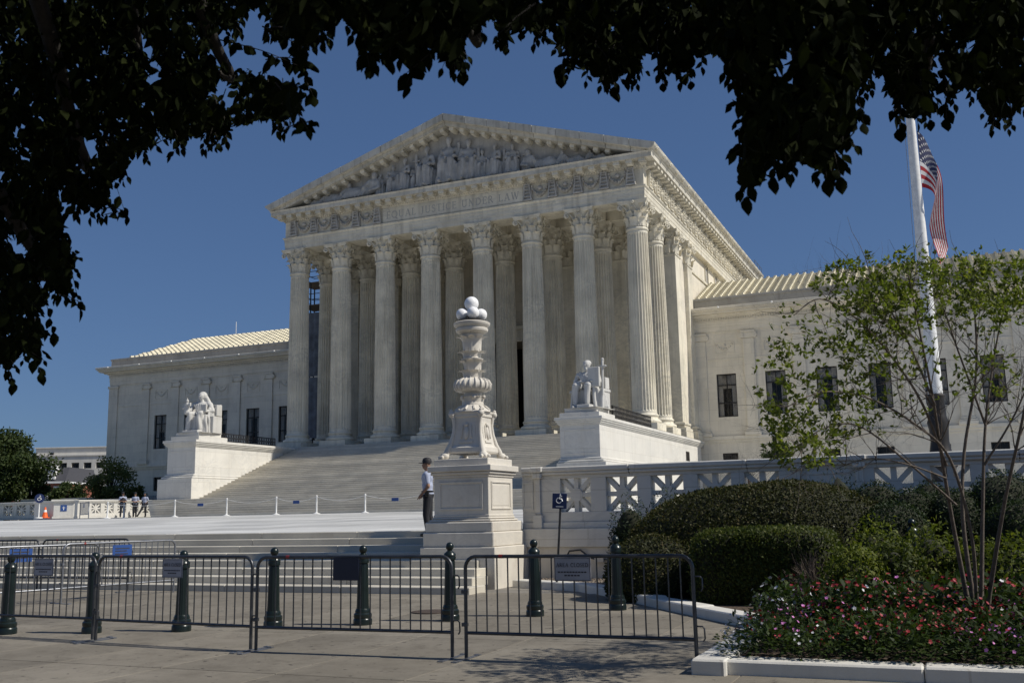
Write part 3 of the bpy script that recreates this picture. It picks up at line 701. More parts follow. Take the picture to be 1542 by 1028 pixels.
# ---- the wings
YW = 13.5
def wing(s):
    wc = [17.73+3.93*k for k in range(7)]
    A, B = 15.0, 48.3
    def bx(b, xa, xb, *r, **k): b.box(s*xa, s*xb, *r, **k)
    w_ = MB()
    def strip(z0, z1, hw):
        e = A
        for c in wc: bx(w_, e, c-hw, YW, YW+.5, z0, z1); e = c+hw
        bx(w_, e, B, YW, YW+.5, z0, z1)
    bx(w_, A, B, YW, YW+.5, .1, 4.72); strip(4.72, 6.14, .62); bx(w_, A, B, YW, YW+.5, 6.14, 9.06); strip(9.06, 12.58, .80); bx(w_, A, B, YW, YW+.5, 12.58, 18.0)
    bx(w_, A, B, YW+.5, 29.5, .1, 4.0); bx(w_, B-.5, B, YW+.5, 29.5, 4.0, 18.0); bx(w_, A, B, 29.0, 29.5, 4.0, 18.0); bx(w_, A, B, YW+1.8, YW+2.0, 4.0, 18.0)
    w_.obj('wing_wall', M['marble_wing'], CH)
    b = MB()
    for z0, z1, o in ((.1,1.9,.35),(6.98,7.22,.10),(7.22,7.50,.22),(13.72,13.86,.05),(16.02,16.12,.06),(16.12,16.5,.10),(16.5,16.95,.13),(16.95,17.05,.2)):
        bx(b, A, B+o, YW-o, YW+.01, z0, z1, c=.012)
        if o > .03: bx(b, B-.01, B+o*.998, YW+.012, 29.5+o, z0+.001, z1-.001, c=.01)
    b.obj('string_course', M['marble_wing'], CH)
    for i in range(8):
        x = A+.75 if i == 0 else (17.73+3.93*(i-.5))
        p = MB(); hw = .45
        bx(p, x-hw, x+hw, YW-.16, YW+.01, 8.1, 15.36, c=.015); p.obj('pilaster', M['marble_wing'], CH)
        q = MB()
        for z0, z1, o in ((7.5,7.78,.26),(7.78,7.92,.20),(7.92,8.1,.12)): bx(q, x-hw-o+.05, x+hw+o-.05, YW-.16-o+.05, YW+.01, z0, z1, c=.03)
        q.obj('pilaster_base', M['marble_wing'], CH)
        q = MB(); bx(q, x-hw-.12, x+hw+.12, YW-.30, YW+.01, 15.82, 16.0, c=.02); bx(q, x-hw, x+hw, YW-.24, YW+.01, 15.38, 15.84, c=.04)
        for e in (-1, 1):
            cx = s*(x+e*(hw+.06)); 
            q.tube([(cx, YW-.30, 15.60), (cx, YW-.02, 15.60)], .22, 14); q.tube([(cx, YW-.34, 15.60), (cx, YW-.28, 15.60)], .09, 10)
        q.obj('pilaster_capital', M['marble_wing'], CH, 40)
    p = MB(); bx(p, B-1.1, B+.12, YW-.14, YW+.01, 7.5, 16.0, c=.02); bx(p, B-1.2, B+.22, YW-.24, YW+.01, 15.75, 16.01, c=.03); p.obj('corner_pilaster', M['marble_wing'], CH)
    q = MB(); bx(q, A, B+.28, YW-.28, YW+.01, 17.22, 17.34); bx(q, A, B+.16, YW-.16, YW+.01, 17.05, 17.22)
    k = A+.1
    while k < B: bx(q, k, k+.10, YW-.26, YW+.01, 17.06, 17.21); k += .20
    q.obj('dentil_course', M['marble_wing'], CH)['kind'] = 'stuff'
    q = MB()
    for z0, z1, o in ((17.34,17.50,.55),(17.50,17.68,.95),(17.68,17.80,1.08),(17.80,18.0,1.18)):
        bx(q, A, B+o, YW-o, YW+.4, z0, z1, c=.02); bx(q, B-.1, B+o*.999, YW+.42, 29.5+o, z0, z1, c=.02)
    q.obj('wing_cornice', M['marble_wing'], CH)
    q = MB(); bx(q, A, B+.05, YW-.05, YW+.6, 18.0, 18.78, c=.01); bx(q, A, B+.12, YW-.14, YW+.7, 18.78, 18.97, c=.015); bx(q, B-.6, B+.03, YW+.6, 29.5, 18.0, 18.95)
    q.obj('attic_parapet', M['marble_dark'], CH)
    for i in range(8):
        x = A+2.6+4.3*i
        MB().ell((0,0,0), .09, 8).obj('gutter_light', M['whitep'], CH, 60, (s*x, YW-1.2, 17.92))
    for c in wc:
        f = MB(); fy = YW+.22
        for a in (-.80,.74): bx(f, c+a, c+a+.06, fy-.05, fy+.07, 9.06, 12.58)
        bx(f, c-.03, c+.03, fy-.052, fy+.068, 9.06, 12.58)
        for z in (9.06,10.16,11.62,12.50): bx(f, c-.80, c+.80, fy-.054, fy+.066, z, z+.08)
        wf = f.obj('window', M['bronze'], CH)
        for a in (-.74,.03):
            for z0, z1 in ((9.14,10.16),(10.24,11.62),(11.70,12.50)):
                q = MB(); bx(q, c+a, c+a+.71, fy, fy+.012, z0, z1); q.obj('pane', M['glass'], wf)
        q = MB()
        for e in (-1, 1):
            N = 12; pts = [(c+e*(.78-.42*i/N), fy+.10+.03*math.sin(i*2.2+c)) for i in range(N+1)]
            V = [(s*x, y, z) for z in (9.1, 12.55) for x, y in pts]; q.add(V, [(i, i+1, N+2+i, N+1+i) for i in range(N)])
        bx(q, c-.75, c+.75, fy+.14, fy+.15, 11.3 + .5*math.sin(c*3), 12.5); q.obj('curtain', M['curtain'], wf, 180)
        q = MB(); bx(q, c-.8, c+.8, fy+1.0, fy+1.05, 9.1, 12.5); q.obj('dim_interior', M['room'], wf)
        f = MB(); bx(f, c-.62, c-.55, fy-.05, fy+.05, 4.72, 6.14); bx(f, c+.55, c+.62, fy-.05, fy+.05, 4.72, 6.14); bx(f, c-.025, c+.025, fy-.05, fy+.05, 4.72, 6.14)
        bx(f, c-.62, c+.62, fy-.052, fy+.052, 6.06, 6.14); bx(f, c-.62, c+.62, fy-.052, fy+.052, 4.72, 4.8); wf = f.obj('window', M['bronze'], CH)
        for a in (-.55,.025): q = MB(); bx(q, c+a, c+a+.525, fy, fy+.01, 4.8, 6.06); q.obj('pane', M['glass'], wf)
        q = MB(); bx(q, c-.6, c+.6, fy+.6, fy+.65, 4.72, 6.14); q.obj('dim_interior', M['room'], wf)
        q = MB()                                                   # carved panel above each window
        for (xa, xb, za, zb) in ((-.80,.80,15.16,15.24),(-.80,.80,14.24,14.32),(-.80,-.72,14.32,15.16),(.72,.80,14.32,15.16)): bx(q, c+xa, c+xb, YW-.05, YW+.01, za, zb)
        for i in range(9):
            t = i/8; q.ell((s*(c+(t-.5)*1.2), YW-.02, 14.98-.40*(1-(2*t-1)**2)), (.09,.06,.08+.05*(1-(2*t-1)**2)), 7)
        q.ell((s*c, YW-.02, 14.95), (.14,.06,.12), 7); q.obj('carved_panel', M['marble_wing'], CH, 60)
    # marble tile roof: rows of pan tiles with a raised cover rib
    y0, z0, y1, z1 = 14.75, 19.18, 21.3, 21.95; nc = 12
    def rowmesh(W=.63):
        b = MB(); dy = (y1-y0)/nc; dz = (z1-z0)/nc
        for k in range(nc):
            ya, za = dy*k, dz*k
            b.add([(-W/2,ya-.05,za-.03),(W/2,ya-.05,za-.03),(W/2,ya-.05,za+.10),(-W/2,ya-.05,za+.10),(W/2,ya+dy,za+dz+.0),(-W/2,ya+dy,za+dz+.0)], [(0,1,2,3),(3,2,4,5)])
            b.add([(-.12,ya-.07,za-.03),(-.085,ya-.07,za+.25),(.085,ya-.07,za+.25),(.12,ya-.07,za-.03),(-.12,ya+dy,za+dz-.03),(-.075,ya+dy,za+dz+.14),(.075,ya+dy,za+dz+.14),(.12,ya+dy,za+dz-.03)],
                  [(0,1,2,3)[::-1],(1,5,6,2),(0,4,5,1),(2,6,7,3)])
        return b.mesh('roof_tile_row')
    rm = rowmesh()
    e0, e1 = 15.12, 47.6; n = int((e1-3.2-e0)/.63)
    for i in range(n): put('roof_tile_row', rm, M['tile'], CH, (s*(e0+.315+.63*i), y0, z0))
    xe = e0+.63*n                                                  # hip end
    b = MB(); b.add([(s*xe,y0,z0),(s*e1,y0,z0),(s*xe,y1,z1)], [(0,1,2) if s > 0 else (0,2,1)]); b.add([(s*e1,y0,z0),(s*e1,28,z0),(s*xe,y1,z1)], [(0,1,2) if s > 0 else (0,2,1)])
    b.add([(s*e0,y1,z1),(s*xe,y1,z1),(s*e1,28,z0),(s*e0,28,z0)], [(0,1,2,3)]); b.obj('roof_slope', M['tile'], CH)
    ncut = int((e1-xe)/.63)
    for i in range(ncut):                                          # shortened rows under the hip
        xx = xe+.315+.63*i; t = 1-(xx+.3-xe)/(e1-xe)
        if t < .06: continue
        b = MB(); K = max(1, int(round(nc*t))); dy = (y1-y0)/nc; dz = (z1-z0)/nc
        for k in range(K):
            ya, za = dy*k, dz*k
            b.add([(-.315,ya-.03,za),(.315,ya-.03,za),(.315,ya-.03,za+.07),(-.315,ya-.03,za+.07),(.315,ya+dy,za+dz+.015),(-.315,ya+dy,za+dz+.015)], [(0,1,2,3),(3,2,4,5)])
            b.add([(-.12,ya-.07,za-.03),(-.085,ya-.07,za+.25),(.085,ya-.07,za+.25),(.12,ya-.07,za-.03),(-.12,ya+dy,za+dz-.03),(-.075,ya+dy,za+dz+.14),(.075,ya+dy,za+dz+.14),(.12,ya+dy,za+dz-.03)], [(0,1,2,3)[::-1],(1,5,6,2),(0,4,5,1),(2,6,7,3)])
        b.obj('roof_tile_row', M['tile'], CH, None, (s*xx, y0, z0))
    MB().box(s*A, s*B, YW+.45, 15.0, 18.3, 19.1).obj('gutter_ledge', M['marble_dark'], CH)
for s in (-1, 1): wing(s)
# flank wall: string course and slit windows above the wing roof
MB().box(14.9,15.10,13.5,43,21.68,21.90,.01).obj('string_course', MM, CH)
for y in (20.2, 24.2, 28.2, 32.2):
    MB().box(14.95,15.06,y,y+1.15,21.95,23.5).obj('flank_window', M['glass'], CH)
    f = MB(); f.box(14.98,15.09,y-.06,y,21.9,23.56); f.box(14.98,15.09,y+1.15,y+1.21,21.9,23.56); f.box(14.98,15.088,y,y+1.15,23.5,23.56); f.obj('flank_window_frame', MM, CH)
# roof-edge rails at the far end of the flank gutter, and the aerial on the left roof
b = MB()
for y in (39,40.5,42,43.2): b.tube([(16.5,y,26.9),(16.5,y,28.1)], .03, 5)
for z in (27.5,28.1): b.tube([(16.5,39,z),(16.5,43.2,z)], .025, 5)
b.obj('roof_edge_rail', M['steel_light'], CH)
MB().tube([(-38.2,21.4,21.9),(-38.2,21.4,23.5)], .035, 5).obj('roof_aerial', M['whitep'], CH)

# ================================================================== sculpture
def folds(A, k, seed=0):
    def f(c):
        a = np.arctan2(c[:, 1]+.2, c[:, 0]); low = np.clip((2.1-c[:, 2])/1.0, 0, 1)
        return A*low*(np.sin(a*k+2.5*np.sin(c[:, 2]*2.2+seed)+seed)+.6*np.sin(c[:, 0]*k*1.7+c[:, 2]*3+seed))
    return f
def seated(b, tw=0., head=True, robe=True, arm='lap', seed=0, shins=False):
    """a robed seated figure about 2.9 high facing -Y, seat included in the robe"""
    rd = random.Random(seed)
    b.ell((0,.02,1.30), (.50,.42,.34)); b.ell((0,.05,1.70), (.40,.28,.40)); b.ell((0,.02,1.98), (.47,.27,.26))
    b.cap((0,.0,2.1), (0,-.04,2.36), .13, .11)
    if head:
        b.ell((0,-.07,2.62), (.185,.22,.26)); b.cap((0,-.27,2.60), (0,-.28,2.56), .035); b.ell((0,-.12,2.46), (.12,.14,.11)); b.ell((0,.02,2.72), (.21,.23,.19))
    for s in (-1, 1):
        b.cap((s*.22,-.05,1.30), (s*.33,-.72,1.34), .23, .19); b.cap((s*.33,-.72,1.30), (s*.33,-.80,.30), .18, .12)
        b.cap((s*.33,-.76,.14), (s*.35,-1.05,.09), .12, .08); b.ell((s*.46,.02,2.02), (.19,.2,.2))
    if arm == 'lap':
        b.cap((-.52,.02,2.0), (-.62,-.12,1.55), .155, .13); b.cap((-.62,-.12,1.55), (-.12,-.52,1.56), .12, .09); b.ell((-.02,-.58,1.56), (.14,.10,.07))
        b.cap((.52,.02,2.0), (.66,-.1,1.58), .155, .13); b.cap((.66,-.1,1.58), (.52,-.50,1.58), .12, .09); b.ell((.50,-.58,1.58), (.09,.13,.07))
    elif arm == 'forward':
        b.cap((-.52,.02,2.0), (-.60,-.30,1.62), .155, .13); b.cap((-.60,-.30,1.62), (-.48,-.74,1.62), .12, .09); b.ell((-.47,-.82,1.64), (.09,.13,.07))
        b.cap((.52,.02,2.0), (.70,-.02,1.55), .17, .14); b.cap((.70,-.02,1.55), (.46,-.46,1.52), .13, .09); b.ell((.42,-.52,1.52), (.12,.10,.07))
    if robe:
        for i in range(13):
            x = -.52+1.04*i/12
            if shins: b.cap((x*.62,-.42,1.08), (x*.66,-.44-.05*rd.random(),.05), .055, .065); continue
            b.cap((x*.9,-.62+.12*abs(x)+.03*rd.uniform(-1,1),1.12), (x*1.1,-.70+.2*abs(x)+.06*rd.uniform(-1,1),.06), .07, .09)
        for s in (-1, 1):
            for i in range(5): b.cap((s*.55,-.5+.22*i,1.2), (s*(.62+.03*rd.random()),-.55+.25*i,.06), .09, .11)
        for i in range(7): x = -.36+.12*i; b.cap((x,-.22,2.02), (x*.6+.12,-.34,1.5), .05, .06)
        b.ell((0,.1 if shins else -.1,.7), (.46,.42 if shins else .55,.75))
    return b
def seatblock(b, wings=False):
    b.box(-.62,.62,-.25,.70,0,1.20); b.box(-.55,.55,.50,.72,1.0,1.85)
    if wings:
        for s in (-1, 1):
            for i in range(5): t = i/4; b.cap((s*(.60+.16*t),.62-.10*i,1.25), (s*(.62+.18*t),.62-.09*i,2.0), .07)
            b.box(s*.64,s*.78,-.34,.45,.0,1.1)
# right-hand statue: seated man with upright tablet and sword
b = MB(); seated(b, arm='lap', seed=3, shins=True); seatblock(b)
b.ell((0,-.17,2.36), (.10,.12,.16)); b.cap((-.35,-.1,2.16), (.30,-.3,1.72), .08, .1)
sk = remesh(b, .022, 1, folds(.014, 11, 1))
S1 = thing('marble_statue', 'marble statue of a seated robed man holding an upright tablet', 'statue', (14.45,-11.75,7.62), R(-8), 'seated statues beside the main stairs')
put('figure', sk, M['marble_statue'], S1); S1.scale = (1.20,1.14,1.03)
MB().box(.28,.92,-.62,-.46,1.22,2.36,.03).obj('tablet', M['marble_statue'], S1)
b = MB(); b.cap((.98,-.40,.8), (1.0,-.34,2.72), .05, .06); b.cap((.86,-.38,2.38), (1.16,-.36,2.40), .06); b.ell((1.0,-.34,2.80), .08); b.obj('sword', M['marble_statue'], S1, 60)
b = MB(); b.cap((.90,-.35,.05), (.92,-.3,1.0), .10, .10)
for i in range(6): b.cap((.66+.05*i,-.42+.08*i,1.15-.05*i), (.64+.07*i,-.42+.10*i,.10), .06, .08)
throne = MB()
for s in (-1, 1):
    throne.box(s*.78,s*.90,.15,.62,1.15,1.84,.03); throne.box(s*.66,s*.88,-.22,.70,.0,.98,.03); throne.box(s*.62,s*.92,-.28,.72,.98,1.16,.04)
throne.box(-.82,.82,.60,.76,.0,1.86,.04); throne.obj('throne', M['marble_statue'], S1)
put('drapery', remesh(b, .035, 2), M['marble_statue'], S1)
MB().box(-.06,.62,-1.22,-.72,0,.20,.02).obj('foot_block', M['marble_statue'], S1)
MB().box(-.75,1.05,-1.3,.85,-.0,.02).obj('plinth_slab', M['marble_statue'], S1)
# left-hand statue: seated hooded woman with a small figure on her knee and a book
b = MB(); seated(b, arm='forward', seed=5); seatblock(b)
throne = MB()
for s in (-1, 1): throne.box(s*.80,s*.93,.1,.66,1.2,1.98,.03); throne.box(s*.68,s*.92,-.25,.70,.0,1.18,.03)
throne.box(-.85,.85,.60,.78,.0,2.05,.04)
b.ell((0,.06,2.66), (.26,.28,.30)); b.cap((-.18,.14,2.55), (-.36,.16,2.05), .12, .16); b.cap((.18,.14,2.55), (.38,.16,2.05), .12, .16); b.ell((0,.2,2.2), (.42,.2,.35))
for i in range(5): b.cap((.6+.04*i,-.2+.12*i,1.7), (.62+.05*i,-.32+.16*i,.55), .09, .07)
sk = remesh(b, .024, 1, folds(.030, 12, 4))
S2 = thing('marble_statue', 'marble statue of a seated hooded woman with a small figure and book', 'statue', (-14.35,-11.75,7.62), R(6), 'seated statues beside the main stairs')
S2.scale = (1.24,1.14,1.02); put('figure', sk, M['marble_statue'], S2); throne.obj('throne', M['marble_statue'], S2)
b = MB(); b.cap((0,0,.0), (0,0,.42), .17, .13); b.ell((0,0,.55), (.16,.13,.16)); b.ell((0,0,.80), (.09,.10,.12)); b.cap((-.15,0,.55), (-.2,-.08,.3), .06); b.cap((.15,0,.55), (.24,-.1,.45), .06); b.cap((0,0,.9), (0,0,1.0), .03); b.box(.16,.30,-.16,-.04,.42,.66)
put('small_figure', remesh(b, .022, 2), M['marble_statue'], S2, (-.47,-.80,1.42))
MB().box(.30,.64,-.58,-.44,1.42,1.98,.03).obj('book', M['marble_statue'], S2)
MB().box(-.80,.85,-1.25,.85,-.0,.02).obj('plinth_slab', M['marble_statue'], S2)
MB().box(-.5,.5,-1.2,-.7,0,.16,.02).obj('foot_block', M['marble_statue'], S2)
# pediment carving
def reclining(b, seed=0):
    rd = random.Random(seed)
    b.ell((.55,.0,.62), (.36,.28,.42)); b.ell((.62,-.04,1.16), (.17,.2,.22)); b.ell((.05,0,.36), (.45,.3,.30)); b.cap((0,0,.34), (-.85,-.1,.52), .24, .18); b.cap((-.85,-.1,.50), (-1.35,-.1,.14), .17, .1)
    b.cap((0,-.1,.24), (-1.0,-.2,.2), .22, .15); b.cap((-1.0,-.2,.2), (-1.7,-.15,.1), .15, .09); b.cap((.8,-.02,.86), (1.0,-.2,.42), .13, .1); b.cap((1.0,-.2,.42), (.55,-.42,.25), .1, .08)
    b.cap((.35,-.1,.85), (.1,-.35,.5), .12, .09)
    for i in range(7): b.cap((.2-.2*i,-.28,.42), (.0-.22*i,-.32,.06), .07, .06)
    return b
ft = {}
for k in range(3):
    b = MB(); seated(b, arm=('lap','forward','lap')[k], seed=k)
    ft[k] = remesh(b, .055, 2, folds(.03, 9, k), 'relief_figure')
b = MB(); reclining(b); ft['r'] = remesh(b, .05, 2, None, 'relief_figure')
for i, (x, zt, k, rz) in enumerate(((-5.15,29.45,0,35),(-4.05,29.85,2,-25),(-2.05,30.5,1,-20),(-.1,30.95,0,0),(1.58,30.5,2,15),(3.84,29.75,1,-30),(5.28,29.5,0,20))):
    h = (zt-27.04)/2.88
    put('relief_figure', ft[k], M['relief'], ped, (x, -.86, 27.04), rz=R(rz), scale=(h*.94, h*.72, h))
for x, zt, k, rz in ((-3.05,29.3,2,30),(.78,29.9,1,-35),(2.7,29.5,0,25),(6.45,28.9,2,-20),(-6.35,28.9,1,25)):
    h = (zt-27.04)/2.88; put('relief_figure', ft[k], M['relief'], ped, (x, -.78, 27.04), rz=R(rz), scale=(h*.9, h*.6, h))
for x, h, sg in ((-7.75,1.5,1),(-9.9,1.12,1),(-11.9,.8,1),(7.4,1.28,-1),(9.9,.92,-1),(11.9,.7,-1)):
    put('relief_figure', ft['r'], M['relief'], ped, (x, -.88, 27.04), scale=(sg*h, h, h))
for i, (x, h) in enumerate(((-3.0,2.9),(2.45,2.6),(.75,3.3),(4.6,2.1),(6.4,1.7),(-6.4,1.6))):
    b = MB(); b.box(-.10,.10,-.14,.05,0,h,.03); 
    if i % 2 == 0: b.box(-.3,.3,-.12,.05,h*.8,h*.8+.12,.03)
    else: b.box(-.28,.28,-.12,.05,.0,h*.55,.04)
    b.obj('relief_shield', M['relief'], ped, None, (x, -.82, 27.04))
MB().box(-12.6,12.6,-1.25,-.55,26.99,27.06,.01).obj('relief_ledge', M['relief'], ped)

# ================================================================== lamp standard on the plaza corner
LX, LY = 24.12, -47.98
L = thing('marble_lamp_standard', 'carved marble lamp standard with four white globes on a square pedestal', 'lamp post', (LX, LY, .1))
ML = M['marble_lamp']; z = -.1
def sq(b, h, z0, z1, c=.012, hy=None): b.box(-h,h,-(hy or h),(hy or h),z0-.1,z1-.1,c)
b = MB(); sq(b, .875, .08, .95, .015); b.obj('base_block', ML, L)
b = MB(); sq(b, .83, .95, 1.255, .02); b.obj('lower_step', ML, L)
b = MB(); sq(b, .795, 1.255, 1.47, .02); b.obj('upper_step', ML, L)
b = MB(); sq(b, .74, 1.47, 1.52, .03); sq(b, .69, 1.52, 1.57, .03); sq(b, .66, 1.57, 1.62, .01); b.obj('base_moulding', ML, L)
b = MB(); sq(b, .645, 1.60, 2.41, .008); b.obj('pedestal_die', ML, L)
for a in range(4):
    b = MB()
    for (xa, xb, za, zb) in ((-.52,.52,1.72,1.76),(-.52,.52,2.28,2.32),(-.52,-.48,1.76,2.28),(.48,.52,1.76,2.28)): b.box(xa,xb,-.665,-.64,za-.1,zb-.1,.006)
    b.box(-.44,.44,-.652,-.64,1.70,2.14,.004); b.obj('panel_frame', ML, L, None, (0,0,0), a*math.pi/2)
b = MB(); sq(b, .67, 2.41, 2.46, .01); sq(b, .71, 2.46, 2.53, .02); sq(b, .755, 2.53, 2.66, .012); b.obj('pedestal_cornice', ML, L)
b = MB(); sq(b, .645, 2.66, 2.81, .012); b.obj('top_slab', ML, L)
# flared candelabrum foot
def sqloft(b, prof, rz=0):                                          # (half width, z) square loft
    V = []
    for h, zz in prof: V += [(-h,-h,zz-.1),(h,-h,zz-.1),(h,h,zz-.1),(-h,h,zz-.1)]
    F = [(j*4+i, j*4+(i+1) % 4, (j+1)*4+(i+1) % 4, (j+1)*4+i) for j in range(len(prof)-1) for i in range(4)]+[(3,2,1,0), tuple((len(prof)-1)*4+i for i in range(4))]
    return b.add(V, F)
b = MB(); sqloft(b, [(.42,2.93),(.44,2.97),(.43,3.06),(.385,3.10),(.37,3.14),(.33,3.35),(.31,3.60),(.31,3.72),(.335,3.74),(.335,3.80),(.35,3.82),(.35,3.86),(.31,3.87)])
b.obj('candelabrum_base', ML, L)
for a in range(4):
    b = MB(); b.box(-.21,.21,-.012,.01,0,.46,.006); b.ell((0,-.02,.20), (.06,.04,.16), 8); b.ell((0,-.03,.38), (.05,.035,.05), 8); b.cap((-.12,-.02,.1), (-.10,-.02,.36), .02); b.cap((.12,-.02,.1), (.10,-.02,.36), .02); b.box(-.16,.16,-.03,.0,-.02,.02)
    rot = Matrix.Rotation(a*math.pi/2, 4, 'Z') @ Matrix.Translation((0,-.352,3.08)) @ Matrix.Rotation(R(-7), 4, 'X')
    o = b.obj('relief_panel', ML, L, 60); o.matrix_local = rot
    c = MB(); t = math.pi/4+a*math.pi/2; ca, sa = math.cos(t), math.sin(t)      # corner scroll legs and lion feet
    P = lambda r, zz: (ca*r, sa*r, zz-.1)
    c.tube([P(.47,3.86),P(.50,3.80),P(.455,3.70),P(.435,3.55),P(.46,3.35),P(.53,3.12),P(.60,2.98),P(.63,2.90)], [.04,.05,.045,.04,.045,.06,.075,.075], 8)
    c.ell(P(.50,3.80), .075, 8); c.ell(P(.51,3.87), .045, 6)
    c.ell((ca*.66, sa*.66, 2.775), (.11,.11,.085), 10)
    for q in (-.5,0,.5): c.ell((math.cos(t+q*.22)*.755, math.sin(t+q*.22)*.755, 2.75), (.05,.05,.05), 6)
    c.obj('corner_scroll', ML, L, 60)
b = MB(); b.lathe([(.30,3.87),(.33,3.88),(.325,3.93),(.27,3.99),(.20,4.02)], 24, (0,0,-.1)); 
b.lathe([(.40,3.85),(.38,3.90),(.29,3.96),(.22,4.0)], 24, (0,0,-.1))
for q in range(12): a = q*math.pi/6; b.tube([((r_)*math.cos(a), (r_)*math.sin(a), zz-.1) for r_, zz in ((.385,3.89),(.30,3.965),(.215,4.01))], [.03,.03,.015], 5)
b.obj('dome', ML, L, 50)
def ringleaves(b, r, z0, h, n, wd, curl, ph=0.):
    for k in range(n):
        a = 2*math.pi*(k+ph)/n; ca, sa = math.cos(a), math.sin(a); V = []
        for j in range(6):
            t = j/5; o = .015+.05*t*t if t < .7 else .04+curl*(t-.7)/.3; zz = z0+h*min(1, t*1.12)-(.03 if j == 5 else 0)
            ww = wd*(.7+.5*math.sin(t*2.6))*(1 if t < .9 else .4)
            for i in range(3): y = (i-1)*ww*.5; rr = r+o-(.03 if i != 1 else 0); V.append((ca*rr-sa*y, sa*rr+ca*y, zz-.1))
        b.add(V, [(j*3+i, j*3+i+1, j*3+i+4, j*3+i+3) for j in range(5) for i in range(2)])
    return b
b = MB(); b.lathe([(.24,4.0),(.245,4.05),(.225,4.08),(.225,4.16),(.25,4.20),(.235,4.22)], 24, (0,0,-.1)); ringleaves(b, .225, 4.02, .20, 10, .13, .06)
for q in range(6): a = q*math.pi/3; b.ell((.27*math.cos(a), .27*math.sin(a), 4.08), .05, 6)
b.obj('leaf_drum', ML, L, 60)
b = MB(); b.lathe([(.20,4.2),(.19,4.25),(.20,4.29),(.34,4.32),(.40,4.38),(.41,4.45),(.38,4.53),(.30,4.59),(.20,4.61)], 28, (0,0,-.1))
for q in range(20):
    a = q*math.pi/10; b.tube([((r_+.005)*math.cos(a), (r_+.005)*math.sin(a), zz-.1) for r_, zz in ((.26,4.60),(.36,4.55),(.405,4.47),(.395,4.38),(.34,4.33))], [.02,.03,.03,.03,.015], 5)
b.obj('fluted_bowl', ML, L, 60)
b = MB(); b.lathe([(.20,4.6),(.18,4.65),(.165,4.85),(.18,4.98),(.24,5.02),(.25,5.05),(.19,5.07),(.18,5.12),(.175,5.3),(.19,5.45),(.24,5.56),(.26,5.60),(.22,5.62)], 24, (0,0,-.1))
ringleaves(b, .185, 4.60, .20, 7, .16, .13); ringleaves(b, .18, 4.76, .27, 7, .15, .13, .5); ringleaves(b, .185, 5.06, .17, 7, .15, .13); ringleaves(b, .19, 5.20, .38, 8, .15, .14, .5)
b.obj('leaf_shaft', ML, L, 60)
b = MB(); b.lathe([(.24,5.60),(.30,5.64),(.36,5.67),(.37,5.72),(.34,5.75),(.38,5.78),(.41,5.81),(.415,5.86),(.38,5.88),(0,5.88)], 32, (0,0,-.1)); b.obj('crown_moulding', ML, L, 45)
b = MB(); b.lathe([(0,5.88),(.33,5.88),(.34,5.91),(.30,5.93),(.12,5.93),(.09,6.0),(.06,6.12),(.07,6.16),(0,6.16)], 24, (0,0,-.1))
for a in (0,90,180,270): t = R(a+20); b.tube([(.05*math.cos(t),.05*math.sin(t),5.85),(.21*math.cos(t),.21*math.sin(t),5.83)], .03, 6)
b.obj('lamp_bracket', M['bronze'], L, 40)
gs = MB().ell((0,0,0), 1, 24).mesh('globe', 180)
for a in (0, 90, 180, 270):
    t = R(a-56); put('globe', gs, M['globe'], L, (.215*math.cos(t), .215*math.sin(t), 5.97), scale=(.138,)*3)
put('globe', gs, M['globe'], L, (0,0,6.22), scale=(.163,)*3)

# ================================================================== balustrades
def star_panel(parent, x, w_, z0, z1, y, dep, mat):
    """a pierced square: frame, eight spokes and a hub"""
    b = MB(); hw = w_/2; cz = (z0+z1)/2; hz = (z1-z0)/2; y0, y1 = y, y+dep
    b.box(x-.055,x+.055,y0,y1,z0-.01,z1+.01,.006); b.box(x-hw-.01,x+hw+.01,y0+.003,y1-.003,cz-.05,cz+.05,.006)
    L_ = math.hypot(hw, hz)
    for s in (-1, 1):
        a = math.atan2(hz, hw)*s
        Mx = Matrix.Translation((x, 0, cz)) @ Matrix.Rotation(-a, 4, 'Y'); b.box(-L_,L_,y0+.006*(s+2),y1-.006*(s+2),-.05,.05,.006, Mx)
    b.lathe([(0,-.006),(.15,-.006),(.15,dep+.006),(0,dep+.006)], 12, M=Matrix.Translation((x, y0, cz)) @ Matrix.Rotation(R(-90), 4, 'X'))
    return b.obj('pierced_panel', mat, parent)
